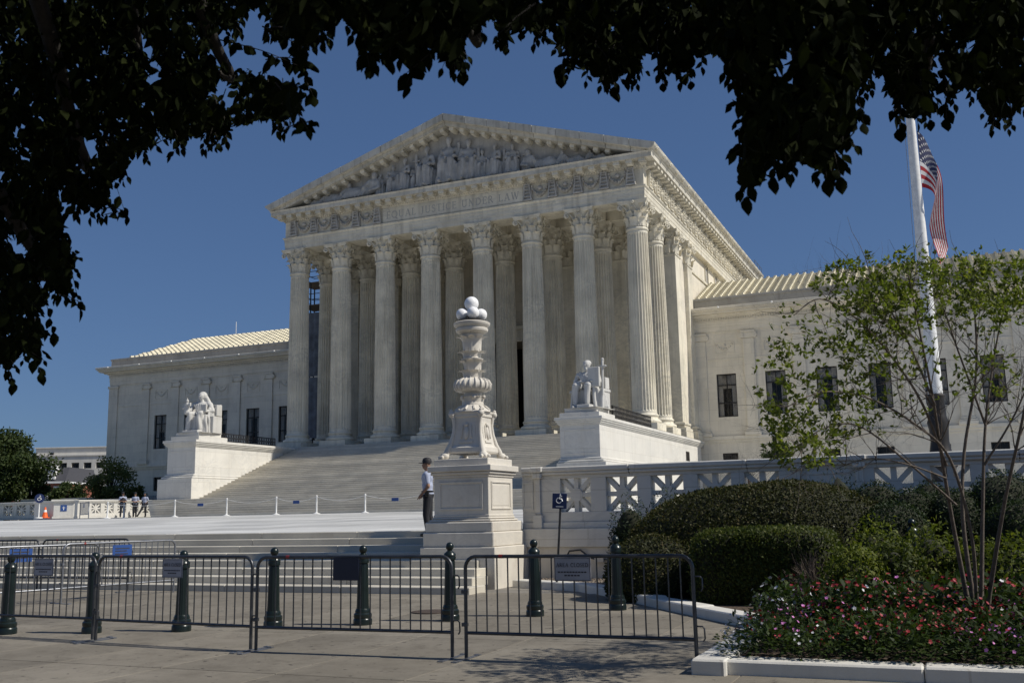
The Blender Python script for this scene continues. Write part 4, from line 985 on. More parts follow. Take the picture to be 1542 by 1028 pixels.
def balustrade(name, label, loc, rz, L_, stars, z0=0, h=1.36, mat=None, group=None, piers=(), base=True, sw=.70, recess=(), skip=()):
    """runs along +X from 0 to L_, front face at y=0"""
    mat = mat or M['marble_white']; B = thing(name, label, 'balustrade', loc, rz, group); d = .34
    edges = sorted(stars); b = MB()
    MB().box(0,L_,-.05,d+.05,0,.14,.015).obj('bottom_rail', mat, B)
    MB().box(0,L_,0,d,.14,.36,.01).obj('plinth_course', mat, B)
    n = max(1, int(round(L_/2.4)))
    for i in range(n):
        a, c = L_*i/n, L_*(i+1)/n
        q = MB(); q.box(a+.002,c-.002,-.0,d,h-.26,h-.18,.01); q.box(a+.002,c-.002,-.07,d+.07,h-.18,h-.11,.02); q.box(a+.002,c-.002,-.10,d+.10,h-.11,h,.02); q.obj('top_rail', mat, B)
    e = 0.
    for c in edges:
        if c-sw/2 > e+.02: MB().box(e,c-sw/2,.0,d,.36,h-.26,.008).obj('panel_post', mat, B)
        star_panel(B, c, sw, .36, h-.26, .06, d-.12, mat); e = c+sw/2
    if e < L_-.02: MB().box(e,L_,.0,d,.36,h-.26,.008).obj('panel_post', mat, B)
    for p0, p1 in piers:
        q = MB(); q.box(p0,p1,-.10,d+.10,0,.30,.012); q.box(p0+.03,p1-.03,-.07,d+.07,.30,.36,.03); q.box(p0+.05,p1-.05,-.05,d+.05,.36,h-.26,.01); q.box(p0,p1,-.12,d+.12,h-.26,h-.12,.03); q.box(p0-.03,p1+.03,-.15,d+.15,h-.12,h+.006,.02); q.obj('pier', mat, B)
    for r0, r1 in recess:
        q = MB()
        for (xa, xb, za, zb) in ((r0,r1,.42,.47),(r0,r1,h-.36,h-.31),(r0,r0+.05,.47,h-.36),(r1-.05,r1,.47,h-.36)): q.box(xa,xb,-.015,.02,za,zb,.006)
        q.obj('panel_frame', mat, B)
    return B
# front balustrade right of the lamp standard, on its retaining wall
rw = thing('retaining_wall', 'pale stone retaining wall under the front balustrade, beside lamp standard', 'wall', (24.9,-47.08,0))
n = 8
for i in range(n):
    a, c = 20.*i/n, 20.*(i+1)/n
    MB().box(a+.002,c-.002,-.06,1.0,.88,1.28,.012).obj('coping_stone', M['marble_white'], rw)
    MB().box(a+.002,c-.002,.0,1.0,0.,.88,.008).obj('wall_stone', M['marble_lamp'], rw)
BR = balustrade('balustrade', 'pierced marble balustrade with star openings along the front retaining wall', (24.85,-46.98,1.28), 0, 20.2, [1.27,2.33,3.34,4.35,5.33,7.87,8.89,9.91,10.93,11.95,12.97,14.0,15.0], h=1.35, piers=((.28,.50),(5.95,6.17),(7.12,7.36)), recess=((.0,.27),(6.22,7.05)))
# far left of the plaza
BL = balustrade('balustrade', 'sunlit stretch of marble balustrade beside the foot of the main stairs', (-24.4,-12.9,1.96), R(84), 11.5, [1.6,2.75,3.9,5.05,6.2,7.35,8.5,9.65,10.8], h=1.32, sw=.8)
BL2 = balustrade('balustrade', 'shaded marble balustrade with star openings at the far left of plaza', (-53.,-4.5,2.0), R(-6), 19.5, [1.2+1.75*k for k in range(11)], h=1.45, sw=1.2)
gp = thing('gate_pier', 'pale stone gate pier carrying a blue poster, left end of the plaza', 'pier', (-28.1,-10.6,1.98), R(38))
b = MB(); b.box(-.80,.80,-.6,.6,0,.16,.03); b.box(-.72,.72,-.52,.52,.16,1.18,.02); b.obj('pier_block', M['marble_white'], gp)
b = MB(); b.box(-.80,.80,-.6,.6,1.18,1.28,.03); b.box(-.88,.88,-.68,.68,1.28,1.42,.02); b.obj('pier_cap', M['marble_white'], gp)
ps = MB().box(-.22,.22,-.545,-.522,.55,1.0).obj('poster', M['blue'], gp)
b = MB(); b.box(-.03,.03,-.549,-.546,.64,.90); b.box(-.11,.11,-.549,-.546,.80,.83); b.obj('poster_mark', M['whitep'], ps)
wl2 = thing('screen_wall', 'plain shaded stone wall between the gate piers at far left', 'wall', (-27.,-8.2,1.9))
b = MB(); b.box(-7,3,0,.4,0,1.35,.02); b.box(-7.1,3.1,-.08,.48,1.35,1.5,.02); b.obj('wall_body', M['marble_white'], wl2)
gw = thing('garden_wall', 'low shaded stone wall behind the plaza balustrade near left wing', 'wall', (-38.,6.,1.5))
MB().box(-14,20,0,.5,0,2.55,.02).obj('wall_body', M['marble_dark'], gw)  # dark marble carries the wall's shade in its colour

# ================================================================== crowd barriers
def barrier(p0, p1, label, steel, group, bars=20, flip=1):
    p0 = Vector(p0); p1 = Vector(p1); d = p1-p0; L_ = d.length; z0 = gz(p0.y)+.012
    B = thing('crowd_barrier', label, 'barrier', (p0.x, p0.y, z0), math.atan2(d.y, d.x), group)
    H, lo, rc = 1.13, .29, .13; mt = steel; r_ = .021
    pts = [(0,0,.02),(0,0,H-rc)]+[(rc-rc*math.cos(t), 0, H-rc+rc*math.sin(t)) for t in np.linspace(.25, 1.45, 5)]+[(rc,0,H),(L_-rc,0,H)]+[(L_-rc+rc*math.sin(t), 0, H-rc+rc*math.cos(t)) for t in np.linspace(.25, 1.45, 5)]+[(L_,0,H-rc),(L_,0,.02)]
    MB().tube(pts, r_, 10).obj('frame', mt, B, 60)
    MB().tube([(0,0,lo),(L_,0,lo)], .019, 8).obj('lower_rail', mt, B, 60)
    bar = MB().tube([(0,0,lo),(0,0,H)], .0085, 6).mesh('upright_bar', 60)
    for i in range(1, bars): put('upright_bar', bar, mt, B, (L_*i/bars, 0, 0))
    foot = MB(); foot.box(-.028,.028,-.30,.30,.0,.012); foot.box(-.035,.035,-.33,-.27,0,.02); foot.box(-.035,.035,.27,.33,0,.02); foot = foot.mesh('foot')
    for x in (.0, L_): put('foot', foot, M['steel_light'], B, (x, 0, 0))
    hk = MB().tube([(0,0,0),(.055,0,.0),(.075,0,-.02),(.078,0,-.12),(.06,0,-.15)], .009, 6).mesh('hook', 60)
    for zz in (.42,.92): put('hook', hk, mt, B, (L_+.018, 0, zz))
    lp = MB(); lp.box(-.045,.02,-.03,.03,-.02,.02,.004); lp = lp.mesh('hook_loop')
    for zz in (.38,.74): put('hook_loop', lp, mt, B, (0, 0, zz))
    for x in (.42,): MB().tube([(x,0,H),(x+.045,0,H)], r_+.0015, 10).obj('tape_mark', M['red'], B)
    return B, L_
ST = M['steel']
bp = [((20.05,-57.15,0),(22.75,-57.31,0),'steel crowd barrier at far left of the front row, cut off by the frame'),
      ((22.87,-57.37,0),(25.63,-57.60,0),'steel crowd barrier in the front row, second from the left, carrying a grey notice'),
      ((25.74,-57.64,0),(28.39,-57.56,0),'steel crowd barrier in the front row carrying a dark navy panel'),
      ((28.57,-57.57,0),(31.18,-57.54,0),'steel crowd barrier at right end of the front row next to the flower bed kerb')]
for p0, p1, lb in bp: barrier(p0, p1, lb, ST, 'crowd barriers in the front row')
SL_ = M['steel_light']
for p0, p1, lb, mt in (((14.45,-50.75,0),(17.0,-50.72,0),'dark steel barrier standing parallel to the plaza steps behind the bollards',ST), ((11.75,-50.8,0),(14.35,-50.77,0),'dark steel barrier by the plaza steps, left of its twin',ST),
    ((16.95,-54.75,0),(17.68,-52.25,0),'bright galvanised barrier angled away from the steps at the far left',SL_), ((17.72,-53.2,0),(18.28,-50.72,0),'bright galvanised barrier angled up to the plaza steps, blue sign on it',SL_)):
    barrier(p0, p1, lb, mt, 'barriers behind the bollards', 18)
def text_mesh(txt, size, name='lettering'):
    cu = bpy.data.curves.new('t', 'FONT'); cu.body = txt; cu.size = size; cu.align_x = 'CENTER'; cu.extrude = .0004
    o = bpy.data.objects.new('t', cu); COL.objects.link(o); dg = bpy.context.evaluated_depsgraph_get(); me = bpy.data.meshes.new_from_object(o.evaluated_get(dg)); bpy.data.objects.remove(o); me.name = name; me.materials.clear(); return me
def notice(x, y, z, wd, ht, label, ang=0., mat='sign_grey', text=True):
    T_ = thing('notice_sign', label, 'sign', (x, y, z), ang)
    MB().box(-wd/2,wd/2,-.004,.004,-ht/2,ht/2,.001).obj('sign_board', M[mat], T_)
    if text:
        b = MB()
        for (xa, xb, za, zb) in ((-wd/2+.006,wd/2-.006,ht/2-.012,ht/2-.007),(-wd/2+.006,wd/2-.006,-ht/2+.007,-ht/2+.012),(-wd/2+.006,-wd/2+.011,-ht/2,ht/2),(wd/2-.011,wd/2-.006,-ht/2,ht/2)): b.box(xa,xb,-.0065,-.0045,za,zb)
        b.obj('sign_border', M['sign_ink'], T_)
        word('AREA CLOSED', -wd*.44, wd*.44, -.0055, ht*.10, ht*.165, M['sign_ink'], T_)
        b = MB()
        for row, (n_, zz, wf) in enumerate(((10,-.12,.40),(5,-.26,.22))):
            for i in range(n_): a = -wd*wf+2*wd*wf*i/n_; b.box(a,a+2*wd*wf/n_*.75,-.0062,-.0042,ht*zz-ht*.03,ht*zz+ht*.03)
        b.obj('small_print', M['sign_ink'], T_)
    return T_
notice(29.875,-57.60,1.005,.42,.25,'grey AREA CLOSED notice on the right-hand front barrier')
notice(24.30,-57.53,1.00,.36,.24,'grey AREA CLOSED notice on the second front barrier, in front of a bollard', math.atan2(-.23,2.76))
notice(21.75,-57.29,.995,.40,.24,'grey AREA CLOSED notice on the leftmost front barrier', math.atan2(-.16,2.7))
notice(27.02,-57.635,1.00,.36,.26,'dark navy panel with no lettering visible hung on a front barrier', 0, 'navy', False)
for x, y, a, lb in ((17.20,-53.75,R(74),'bright blue sign on the angled galvanised barrier at far left'), (17.98,-51.95,R(77),'bright blue sign on galvanised barrier nearest the plaza steps')):
    T_ = thing('blue_sign', lb, 'sign', (x, y, 1.02), a, 'blue signs on the angled barriers')
    MB().box(-.22,.22,-.03,-.022,-.13,.13,.001).obj('sign_board', M['blue'], T_)
    b = MB(); b.box(-.16,.16,-.034,-.031,.05,.07); b.box(-.16,.1,-.034,-.031,.0,.02); b.box(-.16,.13,-.034,-.031,-.06,-.04); b.obj('small_print', M['sign_ink'], T_)

# ================================================================== bollards
def bollard_parts():
    n = 16
    def fr(a): return 1-.055*abs(math.sin(a*n/2))**1.2
    b = MB().lathe([(.105,.22),(.10,.30),(.092,.6),(.085,.86),(.08,.90)], 64, fr=fr).mesh('fluted_shaft', 50)
    c = MB().lathe([(0,0),(.155,0),(.155,.07),(.15,.09),(.14,.10),(.15,.13),(.148,.16),(.125,.18),(.128,.20),(.112,.235),(.10,.24)], 28).mesh('foot_ring', 40)
    d = MB().lathe([(.08,.885),(.10,.895),(.102,.93),(.098,.95),(.105,.96),(.095,.99),(.055,1.02),(.04,1.035),(.045,1.045),(.035,1.05)], 28).mesh('collar', 40)
    e = MB().ell((0,0,1.09), (.068,.068,.066), 18).mesh('ball_finial', 180)
    return b, c, d, e
bparts = bollard_parts()
blist = [(20.8,-57.03),(22.06,-56.65),(23.3,-56.18),(24.4,-55.49),(25.6,-54.95),(26.69,-54.25),(27.73,-53.44),(28.72,-52.4)]
bl_lab = ['leftmost fluted black-green bollard, cut by the picture edge','black-green bollard behind the joint of the two left front barriers','black-green bollard behind the left AREA CLOSED notice','black-green bollard left of the navy panel, before the plaza steps','black-green bollard directly behind the navy panel','black-green bollard in front of the lamp pedestal','black-green bollard right of the lamp pedestal','black-green bollard against the low rounded shrub']
def bollard(x, y, z, lb, s=1.):
    B = thing('bollard', lb, 'bollard', (x, y, z), 0, 'fluted bollards along the sidewalk')
    for nm, me in zip(('fluted_shaft','foot_ring','collar','ball_finial'), bparts): put(nm, me, M['bollard'], B, scale=(.9,.9,1))
    return B
for (x, y), lb in zip(blist, bl_lab): bollard(x, y, gz(y)+.008, lb)
q = ond(1253, 790, 16.6); bollard(q[0], q[1], q[2]-1.15, 'black-green bollard whose ball pokes out of the shrubs behind the clipped hedge')
q = ond(1372, 781, 16.0); bollard(q[0], q[1], q[2]-1.15, 'black-green bollard whose ball shows among the lime shrubs by the small tree')

# ================================================================== access signs, stanchions, cone
def wheelchair(b, s, y):
    ring = [(s*(-.06+.26*math.cos(t)), y, s*(-.12+.26*math.sin(t))) for t in np.linspace(R(100), R(370), 14)]
    b.tube(ring, s*.045, 5); b.ell((s*.06,y,s*.42), (s*.085,s*.02,s*.085), 8)
    b.tube([(s*.02,y,s*.28),(s*-.04,y,s*.06),(s*.20,y,s*.04),(s*.30,y,s*-.20)], s*.05, 5); b.tube([(s*.0,y,s*.22),(s*.24,y,s*.30)], s*.04, 5)
p0, p1 = Vector(tuple(ond(838,889,20.1))), Vector(tuple(ond(843.6,754,20.1)))
A = thing('accessible_sign', 'blue wheelchair-access sign on a leaning grey post before the balustrade', 'sign', (p0.x, p0.y, .15))
MB().tube([(0,0,-.05), (p1.x-p0.x,p1.y-p0.y,p1.z-.15-.12), (p1.x-p0.x+.003,p1.y-p0.y,p1.z-.15+.12)], .024, 8).obj('post', M['steel'], A, 60)
sb = MB().box(-.145,.145,-.008,.008,-.15,.15,.004).obj('sign_board', M['dkblue'], A, None, (p1.x-p0.x,p1.y-p0.y-.035,p1.z-.15), R(14)); sb.rotation_euler = (0, R(3), R(14))
b = MB(); wheelchair(b, .20, -.010); b.obj('wheelchair_symbol', M['whitep'], sb, 60, (0,0,.035))
b = MB(); [b.box(-.07+.022*i,-.055+.022*i,-.0105,-.0085,-.118,-.10) for i in range(7)]; b.obj('small_print', M['whitep'], sb)
# conduit on the wall
cw = thing('wall_conduit', 'bent pipe and junction box fixed to the stone wall by the sign', 'pipe', (26.3,-47.14,.1))
MB().tube([(-.35,0,.05),(-.35,0,.62),(-.30,0,.70),(-.05,0,.72),(.18,0,.55),(.35,0,.52),(.6,0,.52),(.75,0,.66),(.95,0,.72),(1.3,0,.73)], .02, 6).obj('pipe', M['steel'], cw, 60)
MB().box(.28,.48,-.05,.05,.46,.58,.006).obj('junction_box', M['marble_lamp'], cw)
A2 = thing('accessible_sign', 'round blue wheelchair sign on a white post at far left of plaza', 'sign', tuple(ond(58,780,79)))
MB().tube([(0,0,0),(0,0,1.5)], .05, 8).obj('post', M['whitep'], A2, 60); MB().lathe([(0,0),(.30,0),(.30,.08),(0,.10)], 20).obj('foot', M['whitep'], A2)
o = MB().lathe([(0,-.02),(.36,-.02),(.36,.02),(0,.02)], 24).obj('sign_disc', M['dkblue'], A2, None, (.06,-.06,1.55)); o.rotation_euler = (R(90),0,R(45))
b = MB(); wheelchair(b, .45, 0.); q = b.obj('wheelchair_symbol', M['whitep'], o, 60, (0,0,.03)); q.rotation_euler = (R(-90),0,0)
C = thing('traffic_cone', 'orange traffic cone with white band by the left balustrade', 'cone', tuple(ond(67.5,779.5,79.5)))
MB().box(-.30,.30,-.30,.30,0,.05,.01).obj('base', M['orange'], C); MB().lathe([(.24,.05),(.20,.2),(.14,.46)], 18).obj('body', M['orange'], C, 50); MB().lathe([(.14,.46),(.10,.64)], 18).obj('band', M['whitep'], C, 50); MB().lathe([(.10,.64),(.05,.86),(0,.86)], 18).obj('tip', M['orange'], C, 50)
stp = [(-20.3,-12.6),(-16.53,-17.9),(-10.9,-18.0),(-6.8,-18.1),(-3.0,-18.3),(-.1,-18.4),(3.3,-18.6),(7.3,-18.8)]
stl = ['white rope stanchion between the two left guards','white rope stanchion right of the three guards, by the stair corner','white rope stanchion below the left statue pedestal','white rope stanchion at the stair foot, third from the left pedestal corner','white rope stanchion near the middle of the stair foot','white rope stanchion at the stair foot, second left of the lamp standard','white rope stanchion at the stair foot, next but one from the guard','white rope stanchion immediately left of the near guard']
spost = MB().lathe([(0,.02),(.05,.02),(.045,1.0),(.055,1.02),(.05,1.06),(0,1.08)], 12).mesh('post', 50); sbase = MB().lathe([(0,0),(.23,0),(.23,.02),(.10,.06),(.05,.10),(0,.10)], 20).mesh('foot', 40)
for (x, y), lb in zip(stp, stl):
    T_ = thing('rope_stanchion', lb, 'stanchion', (x, y, pz(y)+.006), 0, 'white rope stanchions along the stair foot')
    put('post', spost, M['whitep'], T_); put('foot', sbase, M['whitep'], T_)
rl = ['white rope sagging from the guards to the stair corner','white rope below the left statue pedestal','white rope with a small blue tag, left of the stair middle','white rope left of the middle of the stair foot','white rope at the middle of the stair foot','white rope right of the middle of the stair foot','white rope ending left of the near guard']
for i in range(7):
    a, c = stp[i], stp[i+1]; za, zc = pz(a[1])+1.0, pz(c[1])+1.0
    pts = [(a[0]+(c[0]-a[0])*t, a[1]+(c[1]-a[1])*t, za+(zc-za)*t-.34*4*t*(1-t)*.75) for t in np.linspace(0, 1, 9)]
    o = MB().tube(pts, .010, 5).obj('barrier_rope', M['whitep'], None, 60); tag(o, rl[i], 'rope', 'ropes between the stanchions')
    if i in (2, 4, 6):
        q = pts[4]; s_ = MB().box(-.22,.22,-.02,.0,-.12,.06).obj('rope_tag', M['blue'], o, None, q)
ng = thing('crowd_barrier', 'small galvanised barrier with a grey notice before the sunlit left balustrade', 'barrier', (-23.0,-13.6,1.96), R(-30))
b = MB(); b.tube([(-1.2,0,0),(-1.2,0,1.1),(1.2,0,1.1),(1.2,0,0)], .035, 6); b.tube([(-1.2,0,.25),(1.2,0,.25)], .03, 6); b.obj('frame', M['steel_light'], ng, 60)
ub = MB().tube([(0,0,.25),(0,0,1.1)], .018, 5).mesh('upright_bar')
for i in range(1, 12): put('upright_bar', ub, M['steel_light'], ng, (-1.2+.2*i, 0, 0))
MB().box(-.25,.25,-.05,-.04,.72,1.0).obj('notice', M['sign_grey'], ng)

# ================================================================== people
def person(label, loc, rz, arms, legs, skin='skin', cap=True, lean=0., hat=True, group=None, vest=False):
    P = thing('person', label, 'person', loc, rz, group)
    hz = .95
    def torso(b, g=0.):
        b.ell((0,.01,1.0), (.165+g,.125+g,.13+g)); b.ell((0,0,1.18), (.155+g,.115+g,.2+g)); b.ell((0,-.005,1.36), (.185+g,.125+g,.15+g))
        for s in (-1, 1): b.ell((s*.165,.0,1.42), (.075+g,.08+g,.075+g))
    def arm(b, i, g=0., part='all'):
        s = -1 if i == 0 else 1; sh = (s*.20,0,1.42); e, w_ = arms[i]; e = Vector(e); w_ = Vector(w_)
        if part in ('all','upper'): b.cap(sh, tuple(Vector(sh).lerp(e, .7 if part == 'upper' else 1.)), .056+g, .045+g)
        if part == 'all':
            b.cap(tuple(e), tuple(w_), .043, .030); d = (w_-e).normalized(); h = w_+d*.05; b.ell(tuple(h), (.038,.026,.045)); u = d.cross(Vector((0,0,1))); u = u.normalized() if u.length > .05 else Vector((1,0,0))
            for k in range(4): q = h+u*(.022*(k-1.5))+d*.02; b.cap(tuple(q), tuple(q+d*(.062-.006*abs(k-1.4))-Vector((0,0,.012))), .010, .008, 6)
            b.cap(tuple(h+u*.03-d*.02), tuple(h+u*.055+d*.025), .011, .009, 6)
    def leg(b, i, g=0., foot=True):
        s = -1 if i == 0 else 1; k, a = legs[i]; b.cap((s*.09,.01,.93), k, .088+g, .060+g); b.cap(k, a, .058+g, .040+g)
        if foot: b.cap(a, (a[0],a[1]-.12,max(.035, a[2]-.04)), .04, .03)
    b = MB(); torso(b)
    b.cap((0,.005,1.46), (0,-.01,1.58), .055, .052); b.ell((0,-.02,1.67), (.075,.095,.115)); b.ell((0,-.06,1.62), (.055,.06,.07)); b.cap((0,-.115,1.68), (0,-.125,1.655), .013, .016, 6); b.ell((0,-.108,1.61), (.028,.012,.010), 8)
    for s in (-1, 1): b.ell((s*.077,0,1.665), (.012,.022,.032), 8); b.ell((s*.03,-.100,1.69), (.016,.010,.010), 8)
    for i in (0, 1): arm(b, i); leg(b, i)
    put('body', remesh(b, .014, 2), M[skin], P)
    b = MB(); torso(b, .018); [arm(b, i, .016, 'upper') for i in (0, 1)]; b.lathe([(.0,1.44),(.075,1.44),(.07,1.52),(.0,1.52)], 12)
    put('shirt', remesh(b, .016, 2), M['shirt'], P)
    b = MB(); b.ell((0,.012,.96), (.18,.145,.13)); [leg(b, i, .022, False) for i in (0, 1)]
    put('trousers', remesh(b, .016, 2), M['trouser'], P)
    b = MB(); b.lathe([(.176,1.02),(.186,1.025),(.186,1.065),(.176,1.07)], 20, M=Matrix.Diagonal((1,.80,1,1))); b.box(-.24,-.17,-.06,.06,.88,1.04,.01); b.box(.17,.23,-.05,.05,.93,1.05,.01); b.obj('belt', M['shoe'], P, 50)
    for i in (0, 1):
        a = legs[i][1]; b = MB(); b.ell((a[0],a[1]-.06,max(.04, a[2]-.035)), (.05,.14,.05), 12); b.obj('shoe', M['shoe'], P, 180)
    if hat:
        b = MB(); b.lathe([(.098,1.70),(.102,1.76),(.085,1.815),(.05,1.84),(0,1.845)], 18, M=Matrix.Translation((0,-.01,0)) @ Matrix.Diagonal((1,1.12,1,1))); b.ell((0,-.145,1.715), (.075,.075,.010), 12); b.obj('cap', M['cap'], P, 60)
    else:
        b = MB(); b.ell((0,.005,1.70), (.085,.098,.10), 14); put('hair', remesh(b, .016, 1), M['hair'], P)
    b = MB(); b.ell((-.215,-.03,1.36), (.012,.028,.034), 8); b.obj('shoulder_patch', M['navy'], P)
    if vest:
        b = MB(); b.ell((0,0,1.22), (.215,.17,.25)); b.ell((0,-.005,1.36), (.19,.15,.14)); put('vest', remesh(b, .018, 1), M['cap'], P)
    return P
FACE = YAW+math.pi/2+math.pi                                       # facing left along the picture
lf = (-math.cos(YAW), -math.sin(YAW))                              # picture-left direction
rzl = math.atan2(lf[1], lf[0])+math.pi/2
person('guard in white shirt and dark cap standing half hidden behind the lamp pedestal', (22.42,-46.95,1.13), rzl,
    [((-.25,.05,1.17),(-.20,-.13,.97)), ((.26,.04,1.16),(.20,-.14,.96))], [((-.10,.03,.50),(-.11,.16,.08)), ((.10,-.03,.50),(.10,.02,.08))])
def guard_at(q, turn, lb, **k):
    v = CAM[:2]-np.array(q); person(lb, (q[0], q[1], 1.98), math.atan2(v[1], v[0])+math.pi/2+turn, group='guards by the left balustrade', **k)
arms_f = [((-.25,.02,1.18),(-.07,-.20,1.16)), ((.25,.02,1.18),(.07,-.22,1.12))]
guard_at((-22.3,-10.7), R(8), 'guard in dark vest standing with folded arms, leftmost of three by the balustrade', arms=arms_f, legs=[((-.11,-.01,.5),(-.13,.0,.08)), ((.11,-.02,.5),(.14,.0,.08))], vest=True)
guard_at((-22.4,-9.35), R(-15), 'middle guard of three by the balustrade, pale shirt, hands clasped', arms=arms_f, legs=[((-.09,-.03,.5),(-.10,.02,.08)), ((.09,-.02,.5),(.08,.04,.08))])
guard_at((-22.6,-8.15), R(-30), 'bareheaded guard of three, leaning with one leg stretched out', arms=[((-.26,.08,1.16),(-.25,-.14,1.0)), ((.26,.06,1.17),(.2,-.15,1.05))], legs=[((-.14,-.22,.55),(-.26,-.50,.10)), ((.10,-.06,.5),(.10,.0,.08))], skin='skin2', hat=False)

# ================================================================== flagpole and flag
fb = ond(1425, 770, 32); FX, FY = fb[0], fb[1]
FP = thing('flagpole', 'tall white tapering flagpole on a dark bronze base behind the balustrade', 'flagpole', (FX, FY, pz(FY)))
zb = pz(FY); zt = ond(1421, 590, 32)[2]-zb
b = MB(); b.lathe([(0,0),(.62,0),(.62,.2),(.5,.28),(.5,.5),(.40,.6),(.36,.9),(.42,1.2),(.44,1.5),(.33,1.8),(.28,2.1),(.30,2.5),(.34,2.7),(.27,2.9),(.26,zt-.15),(.30,zt-.05),(.26,zt),(0,zt)], 24)
for q in range(8): a = q*math.pi/4; b.ell((.41*math.cos(a),.41*math.sin(a),1.45), (.10,.10,.22), 8)
b.obj('bronze_base', M['iron'], FP, 40)
MB().tube([(0,0,zt-.02),(0,0,zt+4),(0,0,zt+9.0),(0,0,zt+19)], [.225,.195,.145,.09], 20).obj('pole', M['whitep'], FP, 60)
MB().tube([(-.30,-.05,zt-.3),(-.24,-.05,zt+6),(-.16,-.05,zt+13)], .009, 5).obj('halyard', M['sign_grey'], FP)
topz = ond(1385, 160, 32)[2]
def flagpt(u, v):                                                  # u along the fly, v down the hoist
    H, Lf = 2.0, 4.1
    out = .09+(1-math.exp(-3.5*u))*(.74-.50*v*min(1, 1.6*u))+.08*math.sin(7*u+1.6*v)*u; fold = .20*math.sin(8*u+2.4*v)*min(1, u*3)
    drop = v*H*(1-.72*u)+Lf*(.30*u+.70*u**1.5)+.10*math.sin(6*u+3*v)*u
    return (FX+.10*math.cos(YAW)+out*math.cos(YAW)-fold*math.sin(YAW), FY+.1*math.sin(YAW)+out*math.sin(YAW)*.6+fold*math.cos(YAW)-.05, topz-drop)
NU, NV = 60, 39; b = MB()
b.v = [flagpt(i/NU, j/NV) for j in range(NV+1) for i in range(NU+1)]
for j in range(NV):
    for i in range(NU):
        a = j*(NU+1)+i; b.f.append((a, a+1, a+NU+2, a+NU+1)); st = int(13*j/NV)
        b.mi.append(2 if (i/NU < .40 and st < 7) else (1 if st % 2 == 0 else 0))
fo = b.obj('flag', [M['fwhite'], M['fred'], M['fblue']], None, 180); tag(fo, 'limp red, white and blue striped flag hanging down the white flagpole', 'flag')
b = MB()
for j in range(9):
    for i in range(11):
        if (i+j) % 2 == 0:
            u, v = (.02+.36*i/10), (.03+.48*j/8); c = Vector(flagpt(u, v)); du = (Vector(flagpt(u+.01, v))-c).normalized(); dv = (Vector(flagpt(u, v+.01))-c).normalized(); nn = du.cross(dv).normalized()
            for sg in (-1, 1):
                V = [tuple(c+nn*sg*.006+(du*math.cos(t)+dv*math.sin(t))*(.055 if k % 2 == 0 else .022)) for k, t in enumerate(np.linspace(0, 2*math.pi, 11)[:-1]+.31)]; b.add(V, [tuple(range(10))])
b.obj('stars', M['fwhite'], fo)['kind'] = 'stuff'

# ================================================================== scaffold, small lamp
SCF = thing('scaffold', 'scaffold tower with blue netting beside the left end of the portico', 'scaffold', (-17.2,6.6,2.))
for x in (-1.25,0.,1.25):
    for y in (-1.2,1.2): MB().tube([(x,y,0),(x,y,20.4)], .06, 6).obj('upright', M['iron'], SCF)
for k in range(10):
    z = 2.05*k+1.9
    MB().box(-1.3,1.3,-1.25,1.25,z,z+.06).obj('deck', M['twig'], SCF) if k in (3,6,8,9) else None
    b = MB()
    for dz in (.55, 1.05):
        for y in (-1.2,1.2): b.tube([(-1.3,y,z+dz),(1.3,y,z+dz)], .035, 5)
        for x in (-1.25,1.25): b.tube([(x,-1.2,z+dz),(x,1.2,z+dz)], .035, 5)
    b.obj('rail', M['iron'], SCF)
b = MB(); N = 16
for k, (z0, z1) in enumerate(((6.5,11.8),(11.9,17.6))):
    V = [(-1.32+2.64*i/N, -1.30+.07*math.sin(i*1.9+k), z) for z in (z0, z1) for i in range(N+1)]; b.add(V, [(i, i+1, N+2+i, N+1+i) for i in range(N)])
b.obj('netting', M['net'], SCF, 180)
q = ond(1165, 653, 52); gl = thing('globe_lamp', 'small white globe lamp on a dark post before the right wing', 'lamp post', (q[0], q[1], 1.9))
MB().lathe([(0,0),(.16,0),(.14,.3),(.07,.5),(.05,q[2]-2.4),(.10,q[2]-2.2),(.06,q[2]-2.05),(0,q[2]-2.05)], 14).obj('post', M['iron'], gl, 50)
put('globe', gs, M['globe'], gl, (0,0,q[2]-1.9), scale=(.17,)*3)

# ================================================================== planting bed
kb = bpy.data.objects.new('kerb', None); COL.objects.link(kb); struct(kb)
kp = [(25.1,-48.25),(26.9,-49.15),(29.0,-51.75),(31.22,-54.4),(31.22,-57.88),(44.,-57.88)]
kw = .34
for (x0, y0), (x1, y1) in zip(kp[:-1], kp[1:]):
    d = Vector((x1-x0, y1-y0)); L_ = d.length; n = max(1, int(round(L_/2.0))); a = math.atan2(d.y, d.x)
    for i in range(n):
        cx, cy = x0+d.x*(i+.5)/n, y0+d.y*(i+.5)/n; hl = L_/n/2
        ext0 = .0; z = gz(cy)
        MB().box(-hl+.004,hl-.004+(.10 if i == n-1 and (x1, y1) != kp[-1] else 0),.0,kw,-.1,.155+.004*((i*7) % 3),.018).obj('kerb_stone', M['marble_white'], kb, None, (cx, cy, z), a)
b = MB(); sp = [(25.1,-48.0),(27.0,-48.9),(31.4,-54.3),(31.4,-57.7),(44,-57.7),(44,-47.1),(25.1,-47.1)]
b.add([(x, y, gz(y)+.10) for x, y in sp], [tuple(range(len(sp)))]); struct(b.obj('planting_bed', M['soil']))
b = MB(); b.add([(25.2,-48.0,.215),(27.0,-48.9,.215),(28.6,-50.2,.215),(28.6,-47.1,.215),(25.2,-47.1,.215)], [(0,1,2,3,4)]); struct(b.obj('gravel_strip', M['gravel']))
rp = []
for k in range(900):
    x = rng.uniform(25.3, 28.4); y = rng.uniform(-49.6, -47.15)
    if y < -48.0-(x-25.2)*.55+.1: continue
    rp.append((x, y))
b = MB()
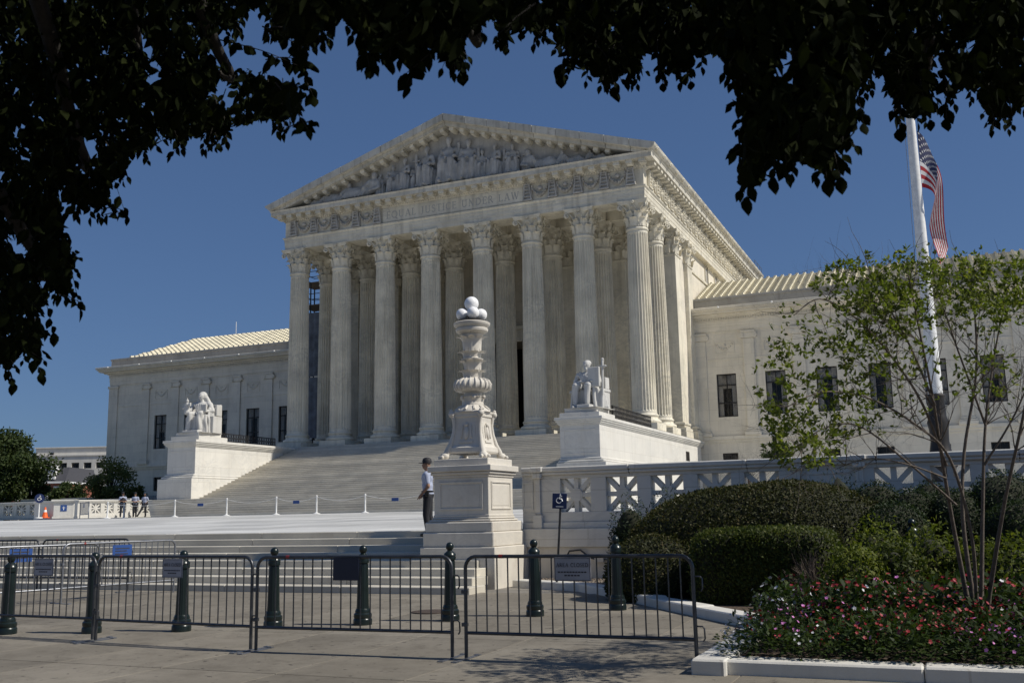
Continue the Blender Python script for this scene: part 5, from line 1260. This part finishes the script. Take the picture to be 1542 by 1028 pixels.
for x, y in rp: r_ = rng.uniform(.012, .035); b.ell((x, y, .215+r_*.3), (r_, r_*rng.uniform(.6,1), r_*.7), 6)
tag(b.obj('gravel', M['gravel']), 'brown gravel stones scattered at the foot of the retaining wall', 'gravel', kind='stuff')

def foliage(name, mat, parent, P, N, L_, W_, jit=.8, up=.3, shape='small'):
    n = len(P); T = unit(rdir(n)*1.0+np.array([0,0,up])); Nn = unit(N+rdir(n)*jit)
    T = np.where(np.abs(np.sum(T*Nn, 1, keepdims=True)) > .95, perp(Nn), T)
    V, F = leaves_np(P, T, Nn, L_*rng.uniform(.7, 1.25, n), W_*rng.uniform(.7, 1.25, n), shape)
    return put(name, mesh_np(name, V, F), mat, parent)
def lump(c, r, sq=2.0, seed=0, amp=.06):
    """direction -> surface radius with soft lumps"""
    k = np.random.default_rng(seed).normal(size=(6, 3))*2.2; ph = np.random.default_rng(seed+1).uniform(0, 6, 6)
    def f(d):
        w_ = sum(np.sin(d@k[i]+ph[i]) for i in range(6))/6
        q = (np.abs(d[:, 0]/r[0])**sq+np.abs(d[:, 1]/r[1])**sq+np.abs(d[:, 2]/r[2])**sq)**(-1/sq)
        return q*(1+amp*w_*2)
    return f
def shrub(name, label, cat, c, r, n, L_, W_, mat, sq=2.0, seed=0, amp=.06, depth=.12, group=None, zmin=None, shoots=0.):
    c = np.array(c, float); S_ = thing(name, label, cat, tuple(c), 0, group); f = lump(c, r, sq, seed, amp)
    d = rdir(int(n*1.5)); d = d[d[:, 2] > -.45][:n]; R_ = f(d)
    k = 1-depth*rng.random(len(d))**1.5+shoots*(rng.random(len(d)) > .93)*rng.random(len(d)); P = d*(R_*k)[:, None]
    keep = (c[2]+P[:, 2]) > (zmin if zmin is not None else .1); P = P[keep]; d = d[keep]
    foliage('foliage', mat, S_, P, d, L_, W_)
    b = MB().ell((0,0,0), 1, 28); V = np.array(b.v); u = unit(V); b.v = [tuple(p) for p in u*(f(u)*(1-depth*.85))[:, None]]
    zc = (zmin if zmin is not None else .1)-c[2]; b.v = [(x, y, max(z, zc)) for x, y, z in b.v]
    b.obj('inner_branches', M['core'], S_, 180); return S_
shrub('clipped_mound', 'large smoothly clipped rounded green-brown shrub mound before the balustrade', 'shrub', (30.60,-49.35,.15), (2.85,1.75,1.90), 70000, .055, .030, M['leaf_mound'], 2.3, 3, .025, .05)
shrub('rounded_shrub', 'low rounded shrub behind the right-hand front barrier, next to last bollard', 'shrub', (28.95,-50.6,.35), (.98,.85,.86), 12000, .055, .03, M['leaf_mound'], 2.2, 8, .05, .08)
shrub('clipped_hedge', 'square clipped hedge between barrier end and flower bed', 'hedge', (30.92,-51.5,.60), (1.12,.72,.70), 26000, .055, .032, M['leaf_hedge'], 7, 5, .02, .07, shoots=.06)
for i, (x, y, D, r_, lb) in enumerate(((950,795,19.4,.42,'dark yew bush left of the mound at the wall foot'), (1012,765,19.8,.50,'dark yew bush poking up behind left shoulder of the mound'), (1262,735,18.6,.34,'dark pointed yew bush behind the mound under balustrade pier'), (1237,752,19,.26,'dark tuft of yew just right of the mound top'))):
    q = ond(x, y, D); tz = q[2]+r_*1.1; shrub('yew_bush', lb, 'shrub', (q[0], q[1], .1+(tz-.1)*.5), (r_*1.15, r_, (tz-.1)*.5), 3600, .075, .022, M['leaf_box'], 1.7, 20+i, .22, .35, 'dark yew bushes along the balustrade', shoots=.15)
for i, (x, y, D, r_, lb) in enumerate(((1322,762,17.6,.52,'round clipped boxwood ball, first right of the mound'), (1375,766,17.2,.45,'round clipped boxwood ball, second right of the mound'), (1402,748,18.2,.40,'small boxwood ball behind the second clipped ball'), (1345,798,16.6,.55,'wide boxwood clump in front of the clipped balls'), (1440,770,17.0,.55,'boxwood behind the stems of the small tree'), (1508,758,17.0,.62,'tall boxwood at right picture edge under the balustrade'), (1535,800,15.5,.55,'dark boxwood at right picture edge, in front of another'))):
    q = ond(x, y, D); tz = q[2]+r_*.9; shrub('boxwood_ball', lb, 'shrub', (q[0], q[1], .1+(tz-.1)*.55), (r_*1.1, r_*1.1, (tz-.1)*.45), 6500, .045, .026, M['leaf_box'], 2.1, 40+i, .06, .12, 'clipped boxwoods right of the mound')
for i, (x, y, D, r_, lb) in enumerate(((1285,848,13.4,.36,'lime-green leafy shrub at the right end of square hedge'), (1345,840,13.6,.40,'lime-green leafy shrub above the red flowers, left of small tree'), (1400,822,14.0,.42,'lime-green leafy shrub directly left of small tree stems'), (1320,800,14.6,.38,'lime-green shrub rising behind the others near the bollard ball'), (1520,838,13.2,.45,'lime-green leafy shrub right of small tree stems'), (1470,845,13.6,.35,'lime-green shrub at the foot of small tree'))):
    q = ond(x, y, D); tz = q[2]+r_*.8; shrub('leafy_shrub', lb, 'shrub', (q[0], q[1], .1+(tz-.1)*.45), (r_*1.15, r_, (tz-.1)*.55), 2200, .075, .034, M['leaf_lime'] if i != 1 else M['leaf_hedge'], 2, 60+i, .16, .45, 'lime-green shrubs behind the flowers', shoots=.25)
q = ond(1222, 828, 14.4); ds = thing('dry_shrub', 'dry leafless brown shrub at the right end of the square hedge', 'shrub', (q[0], q[1], .3))
b = MB()
for k in range(260):
    d = rdir(1)[0]; d[2] = abs(d[2])*1.2+.1; d /= np.linalg.norm(d); p = np.array([rng.normal(0,.06), rng.normal(0,.06), .1]); pts = [p]
    for j in range(4): d = unit(d+rdir(1)[0]*.45); p = p+d*.16*rng.uniform(.6,1.2); p[2] = max(p[2], .05); pts.append(p)
    b.tube([tuple(t*np.array([.75,.75,1.05])) for t in pts], [.006,.004,.003,.002,.0015], 3, False)
b.obj('twigs', M['twig'], ds)
# flowering plants
def plant_meshes():
    fol, blo = [], []
    for v in range(5):
        n = 150; d = rdir(n); d[:, 2] = np.abs(d[:, 2]); P = d*np.array([.23,.23,.34])*rng.uniform(.35, 1, n)[:, None]; P[:, 2] += .06
        T = unit(d*np.array([1,1,.4])+rdir(n)*.5); V, F = leaves_np(P, T, unit(d*.4+np.array([0,0,.8])+rdir(n)*.4), .075*rng.uniform(.6,1.2,n), .032, 'small'); fol.append(mesh_np('foliage', V, F))
        b = MB()
        for k in range(rng.integers(8, 15)):
            a = rng.uniform(0, 6.28); e = rng.uniform(.35, 1.2); u = np.array([math.cos(a)*math.cos(e), math.sin(a)*math.cos(e), math.sin(e)]); c = Vector(u*np.array([.22,.22,.33])*rng.uniform(.9,1.15))+Vector((0,0,.07)); nn = Vector(unit(u+rdir(1)[0]*.5+np.array([-.1,-.35,.2]))); t1 = nn.orthogonal().normalized(); t2 = nn.cross(t1); r_ = rng.uniform(.011,.017)
            for q in range(5):
                th = q*2*math.pi/5; di = t1*math.cos(th)+t2*math.sin(th); sd = t1*-math.sin(th)+t2*math.cos(th)
                b.add([tuple(c), tuple(c+di*r_*.7+sd*r_*.5+nn*.002), tuple(c+di*r_*1.25+nn*.003), tuple(c+di*r_*.7-sd*r_*.5+nn*.002)], [(0,1,2,3)])
        blo.append(b)
    return fol, blo
fol, blo = plant_meshes(); bm_ = {}
for cn in ('red','white','pink'): bm_[cn] = [b.mesh('blossoms') for b in blo]
fl_lab = {'red': 'low leafy plant with small red flowers in the kerbed bed', 'white': 'low leafy plant with small white flowers near the bed edge', 'pink': 'low leafy plant with small pink flowers near the bed edge'}
for j in range(12):
    for i in range(16):
        x = 31.62+.30*i+rng.uniform(-.1,.1)+(.15 if j % 2 else 0); y = -57.45+.29*j+rng.uniform(-.1,.1)
        if x > 36 or y > -53.75 or (y > -54.4 and x < 31.6): continue
        edge = min(x-31.6, y+57.5); r_ = rng.random()
        cn = ('white' if r_ < .28 else 'pink' if r_ < .6 else 'red') if edge < .42 else ('red' if r_ < .9 else 'white' if r_ < .95 else 'pink')
        v = int(rng.integers(5)); s_ = rng.uniform(.9,1.3)*(1.3 if y > -55.9 else 1.)
        F_ = thing('flowering_plant', fl_lab[cn], 'flower', (x, y, gz(y)+.09), rng.uniform(0,6.28), '%s-flowered bedding plants' % cn); F_.scale = (s_,)*3
        put('foliage', fol[v], M['leaf_flower'], F_); put('blossoms', bm_[cn][v], M['p_'+cn], F_)

# ================================================================== small multi-stem tree in the bed
tr = ond(1470, 893, 11.2); ST_ = thing('multi_stem_tree', 'small sparse multi-stemmed tree with fine branches growing from the flower bed', 'tree', (tr[0], tr[1], .2))
O_ = np.array([tr[0], tr[1], .2]); bt = MB(); LP, LD = [], []
def smooth_path(pts, k=6):
    P = np.array(pts); out = []
    for i in range(len(P)-1):
        p0, p1, p2, p3 = P[max(i-1,0)], P[i], P[i+1], P[min(i+2,len(P)-1)]
        for t in np.linspace(0, 1, k, endpoint=False): out.append(.5*((2*p1)+(-p0+p2)*t+(2*p0-5*p1+4*p2-p3)*t*t+(-p0+3*p1-3*p2+p3)*t**3))
    out.append(P[-1]); return np.array(out)
def leafy(p):                                                       # how leafy the crown is here
    q = px(p+O_)
    x, y = q[0], q[1]; v = 0.
    for cx, cy, rx, ry, a in ((1240,560,105,120,.56),(1330,450,110,70,.8),(1480,430,110,70,.9),(1400,400,60,40,.9),(1210,660,60,50,.7),(1300,600,70,70,.3),(1360,540,60,80,.25),(1440,560,80,120,.22),(1500,600,60,80,.22),(1430,760,60,60,.25),(1180,600,45,60,.9)):
        e = ((x-cx)/rx)**2+((y-cy)/ry)**2
        if e < 1: v = max(v, a*(1-e*.5))
    return v
def twig(p, d, L_, r_, lev):
    if px(p+O_)[1] < 400: return
    n = 5 if lev < 2 else 4; pts = [p]; rr = [r_]; dd = d
    for j in range(n):
        dd = unit(dd+rdir(1)[0]*(.26 if lev < 2 else .34)+np.array([0,0,.07])); p = p+dd*L_/n; pts.append(p); rr.append(r_*(1-.75*(j+1)/n))
    bt.tube([tuple(q) for q in pts], rr, 5 if lev < 2 else 3, False)
    if lev < 3:
        for k in range({0:4,1:4,2:2}[lev]):
            j = rng.integers(1, n+1); q = pts[j]; nd = unit(dd+rdir(1)[0]*.95+np.array([0,0,.1])); twig(q, nd, L_*rng.uniform(.45,.75), rr[j]*.7, lev+1)
    if lev >= 2:
        for j in (n-2, n-1, n):
            q = pts[j]
            if rng.random() < leafy(q)*.66:
                for k in range(5 if j == n else 3): LP.append(q); LD.append(unit(dd*.9+rdir(1)[0]*1.0+np.array([0,0,-.05])))
def limb(pp, r0, r1, start, nt):
    P = smooth_path([ond(q[0], q[1], 11.2+(q[2]-14.5)*1.15)-O_ for q in pp])
    if pp[0][1] > 880: P = np.concatenate([[P[0]*np.array([.3,.3,0])+np.array([0,0,-.1])], P]); P[0][2] = -.1
    r0, r1 = r0*.8, r1*.8
    n = len(P); rr = [r0+(r1-r0)*(i/(n-1))**.8 for i in range(n)]; bt.tube([tuple(p) for p in P], rr, 8, True)
    for k in range(int(nt*1.6)):
        j = int(rng.uniform(start, 1)*(n-1)); t = unit(P[min(j+1,n-1)]-P[max(j-1,0)]); twig(P[j], unit(t*.8+rdir(1)[0]*.8), rng.uniform(.45,.82), max(.005, rr[j]*.5), 0 if rng.random() < .55 else 1)
limb([(1455,893,14.5),(1437,800,14.4),(1420,700,14.2),(1405,600,14.),(1385,500,13.8),(1368,415,13.7)], .036, .008, .45, 10)
limb([(1464,893,14.6),(1450,780,14.6),(1452,680,14.7),(1470,560,14.8),(1466,450,14.9),(1455,385,15)], .036, .008, .45, 10)
limb([(1478,893,14.6),(1480,760,14.7),(1484,640,14.8),(1500,520,15),(1522,420,15)], .034, .008, .4, 10)
limb([(1490,893,14.5),(1512,760,14.2),(1538,640,14),(1562,520,13.8),(1590,430,13.6)], .034, .008, .4, 8)
limb([(1470,893,14.4),(1462,800,14.2),(1430,690,14.0),(1380,640,13.8),(1310,600,13.6),(1240,590,13.4),(1180,615,13.2)], .028, .006, .45, 9)
limb([(1425,700,14.2),(1390,610,14.),(1345,540,13.8),(1290,480,13.6),(1235,450,13.5),(1195,475,13.4)], .022, .006, .3, 10)
limb([(1408,610,14),(1370,520,13.9),(1330,450,13.8),(1300,410,13.8)], .018, .006, .3, 8)
limb([(1425,720,14.2),(1370,700,14),(1310,690,13.9),(1260,705,13.8)], .015, .004, .3, 5)
limb([(1440,760,14.3),(1360,690,14),(1290,640,13.7),(1230,650,13.5),(1200,690,13.4)], .018, .005, .4, 8)
limb([(1484,640,14.8),(1440,520,14.6),(1410,430,14.5),(1400,390,14.5)], .018, .006, .3, 8)
limb([(1482,700,14.7),(1530,620,14.6),(1570,520,14.5)], .02, .006, .3, 6)
bt.obj('trunk', M['bark2'], ST_, 60)
P = np.array(LP); D_ = np.array(LD); n = len(P)
V, F = leaves_np(P, D_, unit(rdir(n)+np.array([0,0,.8])), .064*rng.uniform(.65,1.2,n), .028*rng.uniform(.8,1.2,n), 'small')
put('crown', mesh_np('crown', V, F), M['leaf_small'], ST_)

# ================================================================== shade tree overhanging the camera
def outline():
    A_ = [(0,1010),(30,1000),(60,960),(110,1000),(125,920),(145,880),(100,850),(125,790),(215,820),(195,750),(220,700),(185,650),(170,570),(250,580),(340,575),(300,520),(330,480),(370,440),(410,420),(420,380),(460,420),(500,385),(560,400),(600,380),(680,350),(740,350),(810,360),(835,330),(780,300),(845,255),(740,200),(620,180),(560,140),(580,100),(620,120),(660,60),(700,30),(720,100)]
    B_ = [(0,130),(30,180),(170,225),(200,190),(180,110),(230,180),(350,100),(370,180),(430,280),(520,240),(540,180),(600,340),(640,250),(690,240),(740,290),(800,310),(830,260),(860,150),(940,120),(1000,210),(1060,130),(1140,205),(1190,120),(1220,300),(1340,340),(1440,370),(1490,345)]
    C_ = [(0,310),(130,310),(240,300),(260,250),(340,240),(400,300),(390,420),(420,470),(400,640),(450,740),(540,700),(500,600),(600,640),(690,640),(720,660),(800,660),(820,600),(780,530),(850,540),(890,450),(850,380),(890,340),(960,310),(1010,480),(1090,450),(1160,450),(1220,380),(1300,370),(1350,480),(1410,480),(1470,420),(1620,400)]
    return [(-60,580)]+[(x/1.772, y/1.772) for x, y in A_]+[(400+x/2.754, y/2.754) for x, y in B_]+[(940+x/2.447, y/2.447) for x, y in C_]+[(1700,-60),(-60,-60)]
PG = np.array(outline())
def inside(q):
    x, y = q[:, 0], q[:, 1]; r_ = np.zeros(len(q), bool); n = len(PG); j = n-1
    for i in range(n):
        xi, yi = PG[i]; xj, yj = PG[j]; c = ((yi > y) != (yj > y)) & (x < (xj-xi)*(y-yi)/(yj-yi+1e-9)+xi); r_ ^= c; j = i
    return r_
T0 = np.array([28.3, -66.9, 0.]); SH = thing('shade_tree', 'dark leafy tree branches overhanging the top and left of the view', 'tree', tuple(T0))
def tips(P, T, L_): return P+unit(T)*L_[:, None]
def depth_of(x, y):
    d = np.full(len(x), 5.4); d = np.where((x > 430) & (x < 760), 4.0, d); d = np.where((x > 1080) & (x < 1290), 4.3, d); d = np.where(x < 420, 5.9, d); return d
GP, GT, GN, GL = [], [], [], []
N = 62000
x = rng.uniform(-55, 1600, N); y = rng.uniform(-55, 580, N); ok = inside(np.stack([x, y], 1)); x, y = x[ok], y[ok]
# clumpy cover: leaves gather on sprays, small gaps stay open near the edge
kq = np.random.default_rng(3).uniform(0, 6.28, (9, 3)); gap = sum(np.sin(x*(.035+.012*i)*math.cos(kq[i,0])+y*(.035+.012*i)*math.sin(kq[i,0])+kq[i,1]) for i in range(9))
dd = depth_of(x, y)*rng.uniform(.86, 1.35, len(x)); P = CAM+(FW+RT*((x-771)/FPX)[:, None]+UP*((514-y)/FPX)[:, None])*dd[:, None]
n = len(P); L_ = rng.uniform(.070, .108, n); T = unit(rdir(n)*.62+np.array([0,0,-.75])); Nn = unit(rdir(n)+np.array(-FW)*.35)
tp_ = px(tips(P, T, L_)); md = px(P+unit(T)*(L_*.5)[:, None]+perp(unit(T))*.03); er = 11.
keep = inside(tp_[:, :2]+np.array([0,er])) & inside(md[:, :2]+np.array([er,0])) & inside(md[:, :2]-np.array([er,0])) & ((gap < 2.4) | (y < 40)) & (P[:, 1] < -61.0)
P, T, Nn, L_ = P[keep], T[keep], Nn[keep], L_[keep]
# unseen crown above and beside the view, added to shade the visible leaves
n2 = 80000; Q = np.stack([rng.uniform(26.5, 45.5, n2), rng.uniform(-73.5, -61.2, n2), rng.uniform(3.4, 10.6, n2)], 1)
c0 = np.array([35.5, -67.3, 5.2]); e = np.sum(((Q-c0)/np.array([9.8,6.6,5.4]))**2, 1); pq = px(Q); front = pq[:, 2] > .3
inv = front & (pq[:, 0] > -70) & (pq[:, 0] < 1612) & (pq[:, 1] > -75) & (pq[:, 1] < 1100)
near = np.linalg.norm(Q-CAM, axis=1) < 1.6
q_ = Q[(e < 1) & ~inv & ~near & (Q[:, 2] > 3.6)]; n2 = len(q_)
P = np.concatenate([P, q_]); T = np.concatenate([T, unit(rdir(n2)*.7+np.array([0,0,-.6]))]); Nn = np.concatenate([Nn, rdir(n2)]); L_ = np.concatenate([L_, rng.uniform(.09,.14,n2)])
# fringe: short hanging sprays all along the crown's edge
SPR = []
for i in range(len(PG)-3):
    p, q = PG[i], PG[i+1]; Lg = np.linalg.norm(q-p); t_ = (q-p)/max(Lg, 1); nr = np.array([-t_[1], t_[0]])
    if not inside((p+q)[None]/2-nr[None]*3)[0]: nr = -nr
    for k in range(max(1, int(Lg/17))):
        e_ = p+(q-p)*rng.random()
        if not (-30 < e_[0] < 1570 and e_[1] > -10): continue
        s0 = e_-nr*rng.uniform(38, 62)+np.array([rng.uniform(-16,16), -rng.uniform(14,40)])
        if inside(s0[None])[0] and inside((s0*.5+e_*.5)[None])[0]: SPR.append((s0, e_))
FP_, FT_, FN_, FL_ = [], [], [], []; fringe = []
for s0, e_ in SPR:
    D = float(depth_of(np.array([e_[0]]), np.array([e_[1]]))[0])*rng.uniform(.95, 1.12); a, c = ond(s0[0], s0[1], D*1.02), ond(e_[0], e_[1], D); Ls = np.linalg.norm(c-a); fringe.append((a, c))
    m_ = max(4, int(Ls/.033)); ax = (c-a)/Ls
    for k in range(m_):
        t = .1+.9*k/(m_-1); sd_ = 0 if k == m_-1 else (1 if k % 2 else -1)
        FP_.append(a+(c-a)*t); FT_.append(unit(ax*.7+RT*sd_*rng.uniform(.4,.8)+np.array([0,0,-.5])+rdir(1)[0]*.25)); FN_.append(unit(-FW+rdir(1)[0]*.7)); FL_.append(rng.uniform(.055,.092)*(1.1-.35*t))
P = np.concatenate([P, FP_]); T = np.concatenate([T, FT_]); Nn = np.concatenate([Nn, FN_]); L_ = np.concatenate([L_, FL_])
V, F = leaves_np(P-T0, T, Nn, L_, L_*.50, 'big')
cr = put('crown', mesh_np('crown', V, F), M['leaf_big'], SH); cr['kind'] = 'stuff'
b = MB(); b.tube([(0,0,-.2),(.05,.0,.4),(.1,.05,1.6),(.0,.15,2.9),(.15,.1,4.2),(.6,.0,5.6)], [.30,.23,.20,.19,.16,.10], 14); b.obj('trunk', M['bark'], SH, 60)
lb_ = MB()
for a, c in fringe: lb_.tube([tuple(a-T0), tuple((a+c)/2-T0+np.array([0,0,.01])), tuple(c-T0)], [.0035,.0025,.0014], 4, False)
def bough(pp, r0, r1):
    P = smooth_path(pp, 7); n = len(P); lb_.tube([tuple(p-T0) for p in P], [r0+(r1-r0)*i/(n-1) for i in range(n)], 7)
for tgt, mid in (((200,60,5.6),(31,-66.0,5.0)), ((120,250,5.8),(30,-65.6,4.4)), ((60,420,5.9),(29.6,-65.6,3.6)), ((560,20,4.2),(31.5,-66.6,4.6)), ((700,40,4.4),(32,-66.4,4.8)), ((960,50,5.2),(32.6,-66.2,5.1)), ((1200,90,4.6),(33.5,-66.6,5.0)), ((1400,70,5.4),(34.2,-66.,5.4)), ((330,110,5.7),(30.6,-65.9,4.8))):
    bough([tuple(T0+np.array([.05,.1,3.2])), mid, tuple(ond(tgt[0], tgt[1]-30, tgt[2]*1.0)), tuple(ond(*tgt))], .075, .012)
# hanging sprays at the crown's edge: twig with separate leaves
leaf_me = []
for k in range(4):
    V, F = leaves_np(np.zeros((1,3)), np.array([[0,0,-1.]]), np.array([[0,-1.,.12*k]]), np.array([.098]), np.array([.056+.003*k]), 'big'); leaf_me.append(mesh_np('leaf', V, F))
sprays = [((215,95),(270,150),5.5),((255,75),(265,140),5.4),((330,60),(455,102),5.6),((400,90),(470,95),5.6),((395,40),(455,72),5.0),((440,70),(472,145),5.5),((300,150),(330,215),5.8),((150,170),(190,190),5.9),((130,150),(190,325),6.1),((90,210),(125,300),6.0),((80,330),(120,465),5.9),((40,380),(80,500),6.0),((10,450),(62,560),6.0),((0,480),(18,575),6.0),
 ((545,20),(556,100),3.9),((580,15),(588,85),3.9),((640,40),(612,128),4.3),((675,40),(695,105),4.4),((768,0),(762,70),5.0),((850,40),(845,110),5.0),((890,60),(925,130),4.8),((990,60),(998,125),5.2),((1035,60),(1040,122),5.2),
 ((1130,110),(1125,295),4.3),((1160,150),(1165,265),4.3),((1215,120),(1245,268),4.2),((1240,130),(1265,265),4.2),((1180,130),(1185,255),4.3),((1270,120),(1300,185),4.4),((1350,90),(1355,192),5.2),((1385,110),(1400,180),5.2),((1420,100),(1425,178),5.2),((1490,100),(1500,192),5.3),((1520,90),(1525,175),5.3)]
cnt = 0
for (x0, y0), (x1, y1), D in sprays:
    a, c = ond(x0, y0, D*1.04), ond(x1, y1, D); pts = smooth_path([a, (a+c)/2+np.array([0,0,.02])+rdir(1)[0]*.02, c], 5); n = len(pts)
    lb_.tube([tuple(p-T0) for p in pts], [.004-.0026*i/(n-1) for i in range(n)], 4, False)
    Ls = np.linalg.norm(c-a); m_ = max(4, min(11, int(Ls/.042)))
    for k in range(m_):
        if cnt >= 300: break
        t = .12+.88*k/(m_-1); p = pts[min(n-1, int(t*(n-1)))]; side = (1 if k % 2 else -1)*(0 if k == m_-1 else 1)
        ax = RT*math.cos(.5)+FW*math.sin(rng.uniform(-1,1))
        dr = unit((c-a)/Ls*.55+ax*side*rng.uniform(.45,.95)+np.array([0,0,-.75])); z = Vector(tuple(-dr)); nrm = Vector(tuple(unit(-FW*1.0+rdir(1)[0]*.75)))
        xx = nrm.cross(z).normalized(); yy = z.cross(xx); Mx = Matrix((xx, yy, z)).transposed().to_4x4(); s_ = rng.uniform(.62,1.05); Mx = Matrix.Translation(tuple(p-T0)) @ Mx @ Matrix.Scale(s_, 4)
        o = put('leaf', leaf_me[int(rng.integers(4))], M['leaf_big'], SH); o.matrix_local = Mx; cnt += 1
lb_.obj('limbs', M['bark'], SH, 60)

# ================================================================== far left: trees, brick row house, pale office block
def far_tree(name, label, base, H, rx, crown_z, mat, n, seed, L_=.34, clumps=26, group='trees beyond the left balustrade'):
    global rng
    T_ = thing(name, label, 'tree', tuple(base), 0, group); r2 = np.random.default_rng(seed); b = MB()
    b.tube([(0,0,0),(.05,0,H*.3),(.0,.1,H*.6),(.1,.1,H*.85)], [H*.03,H*.022,H*.014,.03], 9); Pp, Nn = [], []
    for k in range(clumps):
        d = unit(r2.normal(size=3)); d[2] = d[2]*.9+.05; rr = r2.uniform(.45,.88); c = np.array([0,0,crown_z])+d*np.array([rx, rx, H-crown_z])*rr
        c[2] = max(c[2], H*.28); s_ = rx*r2.uniform(.24,.40); b.tube([(0,0,H*.35),tuple(c*.55+np.array([0,0,H*.2])),tuple(c)], [H*.012,.05,.02], 5)
        m_ = n//clumps; q = unit(r2.normal(size=(m_, 3))); Pp.append(c+q*s_*(r2.random((m_,1))**.45)*np.array([1,1,.8])); Nn.append(q)
    b.obj('trunk', M['bark'], T_, 60); foliage('crown', mat, T_, np.concatenate(Pp), np.concatenate(Nn), L_, L_*.6, .9, .1)
q = ond(12, 745, 104); far_tree('street_tree', 'large dark green tree at the far left edge beyond the balustrade', (q[0], q[1], 1.0), 11.0, 4.6, 6.2, M['leaf_far'], 20000, 11, .36, 36)
q = ond(48, 748, 112); far_tree('street_tree', 'dark green tree crown just right of the large far-left tree', (q[0], q[1], 1.0), 7.2, 1.9, 4.4, M['leaf_far'], 5000, 15)
q = ond(100, 750, 100); far_tree('street_tree', 'bushy low dark tree in front of the brick house', (q[0], q[1], 1.0), 5.0, 1.9, 3.0, M['leaf_far'], 4500, 12, .26)
q = ond(165, 750, 88); far_tree('street_tree', 'olive-green airy tree before the left wing, above the three guards', (q[0], q[1], 1.0), 6.6, 2.6, 4.0, M['leaf_far2'], 5200, 13, .22)
q = ond(205, 748, 90); far_tree('street_tree', 'small olive-green bush between airy tree and left wing', (q[0], q[1], 1.0), 3.9, 1.0, 2.9, M['leaf_far2'], 1400, 14, .2)
q = ond(1172, 690, 54); far_tree('small_evergreen', 'small evergreen behind the globe lamp before right wing', (q[0], q[1], 1.9), 3.5, .95, 2.6, M['leaf_far'], 2600, 17, .13, 14, None)
q = ond(1125, 690, 54); bb = thing('bare_bush', 'bare twiggy bush left of the globe lamp', 'bush', (q[0], q[1], 1.9)); b = MB()
for k in range(70):
    d = rdir(1)[0]; d[2] = abs(d[2])+.8; d = unit(d); p = np.array([0,0,1.0]); pts = [p]
    for j in range(5): d = unit(d+rdir(1)[0]*.4); p = p+d*.36; pts.append(p)
    b.tube([tuple(t) for t in pts], [.014,.01,.008,.006,.004,.003], 3, False)
b.tube([(0,0,0),(0,0,1.1)], .04, 6); b.obj('twigs', M['twig'], bb)
# office block
q0, q1 = ond(38, 750, 165), ond(190, 750, 165); d = q1-q0; Lb = float(np.linalg.norm(d[:2])); OB = thing('office_block', 'pale stone office block with rows of dark square windows behind the trees', 'building', (q0[0], q0[1], 0), math.atan2(d[1], d[0]))
zr = lambda y: float(ond(100, y, 165)[2])
b = MB(); wz = [(zr(741), zr(733)), (zr(723), zr(715)), (zr(705), zr(696))]; topz_ = zr(686); wx = [1.2+2.02*k for k in range(8)]
edges = [0.]+[v for p in wz for v in p]+[topz_]
for a, c in zip(edges[:-1:2], edges[1::2]): b.box(0,Lb,0,12,a,c)
for a, c in wz:
    e = 0.
    for x_ in wx: b.box(e,x_,0,12,a,c); e = x_+1.3
    b.box(e,Lb,0,12,a,c)
b.obj('wall', M['office'], OB)
b = MB(); b.box(-.1,Lb+.1,-.15,12.2,topz_,topz_+.25,.02); b.box(1.0,Lb,.6,11.5,topz_+.25,zr(673),.02); b.box(.8,Lb+.2,.4,11.7,zr(673),zr(671.5),.02); b.obj('penthouse', M['office'], OB)
b = MB(); b.box(3.4,4.0,.45,.6,zr(684),zr(680)); b.obj('vent_grille', M['bronze'], OB)
for a, c in wz:
    for x_ in wx:
        wf = MB().box(x_+.02,x_+1.28,.42,.5,a+.02,c-.02).obj('window', M['glass'], OB)
        f = MB(); f.box(x_,x_+1.3,.36,.43,a,a+.06); f.box(x_,x_+1.3,.36,.43,c-.06,c); f.box(x_+.62,x_+.68,.37,.43,a+.06,c-.06); f.obj('frame', M['bronze'], wf)
        MB().box(x_,x_+1.3,.9,1.0,a,c).obj('dim_interior', M['room'], wf)
# brick row house
q0, q1 = ond(14, 752, 122), ond(96, 752, 122); d = q1-q0; Lb = float(np.linalg.norm(d[:2])); HB = thing('row_house', 'red brick row house with slate mansard roof and white dormers among the trees', 'house', (q0[0], q0[1], 0), math.atan2(d[1], d[0]))
zr = lambda y: float(ond(55, y, 122)[2]); e0 = zr(728); b = MB(); b.box(0,Lb,0,9,0,e0); b.obj('wall', M['brick'], HB)
b = MB(); b.box(-.2,Lb+.2,-.3,9.2,e0,e0+.22,.03); b.obj('cornice', M['whitep'], HB)
b = MB(); t = zr(703); b.prism([(-.15,e0+.22),(9.15,e0+.22),(8.2,t),(.9,t)], 'x', -.1, Lb+.1); rf_ = b.obj('roof', M['slate'], HB)
for x_ in (1.0, 3.0, 5.0):
    b = MB(); b.box(x_-.45,x_+.45,-.15,1.2,e0+.5,t-.3,.02); b.prism([(x_-.6,t-.3),(x_+.6,t-.3),(x_,t+.25)], 'y', -.25, 1.4); dm = b.obj('dormer', M['whitep'], rf_)
for x_ in (.8, 2.5, 4.2, 5.8):
    for z0 in (e0-1.9, e0-4.6):
        f = MB(); f.box(x_-.5,x_+.5,-.06,.02,z0-.1,z0+1.55,.01); wf = f.obj('window', M['whitep'], HB)
        MB().box(x_-.36,x_+.36,-.075,-.062,z0+.05,z0+1.4).obj('pane', M['glass'], wf); b = MB(); b.box(x_-.36,x_+.36,-.082,-.076,z0+.68,z0+.74); b.box(x_-.02,x_+.02,-.083,-.077,z0+.05,z0+1.4); b.obj('glazing_bar', M['whitep'], wf)
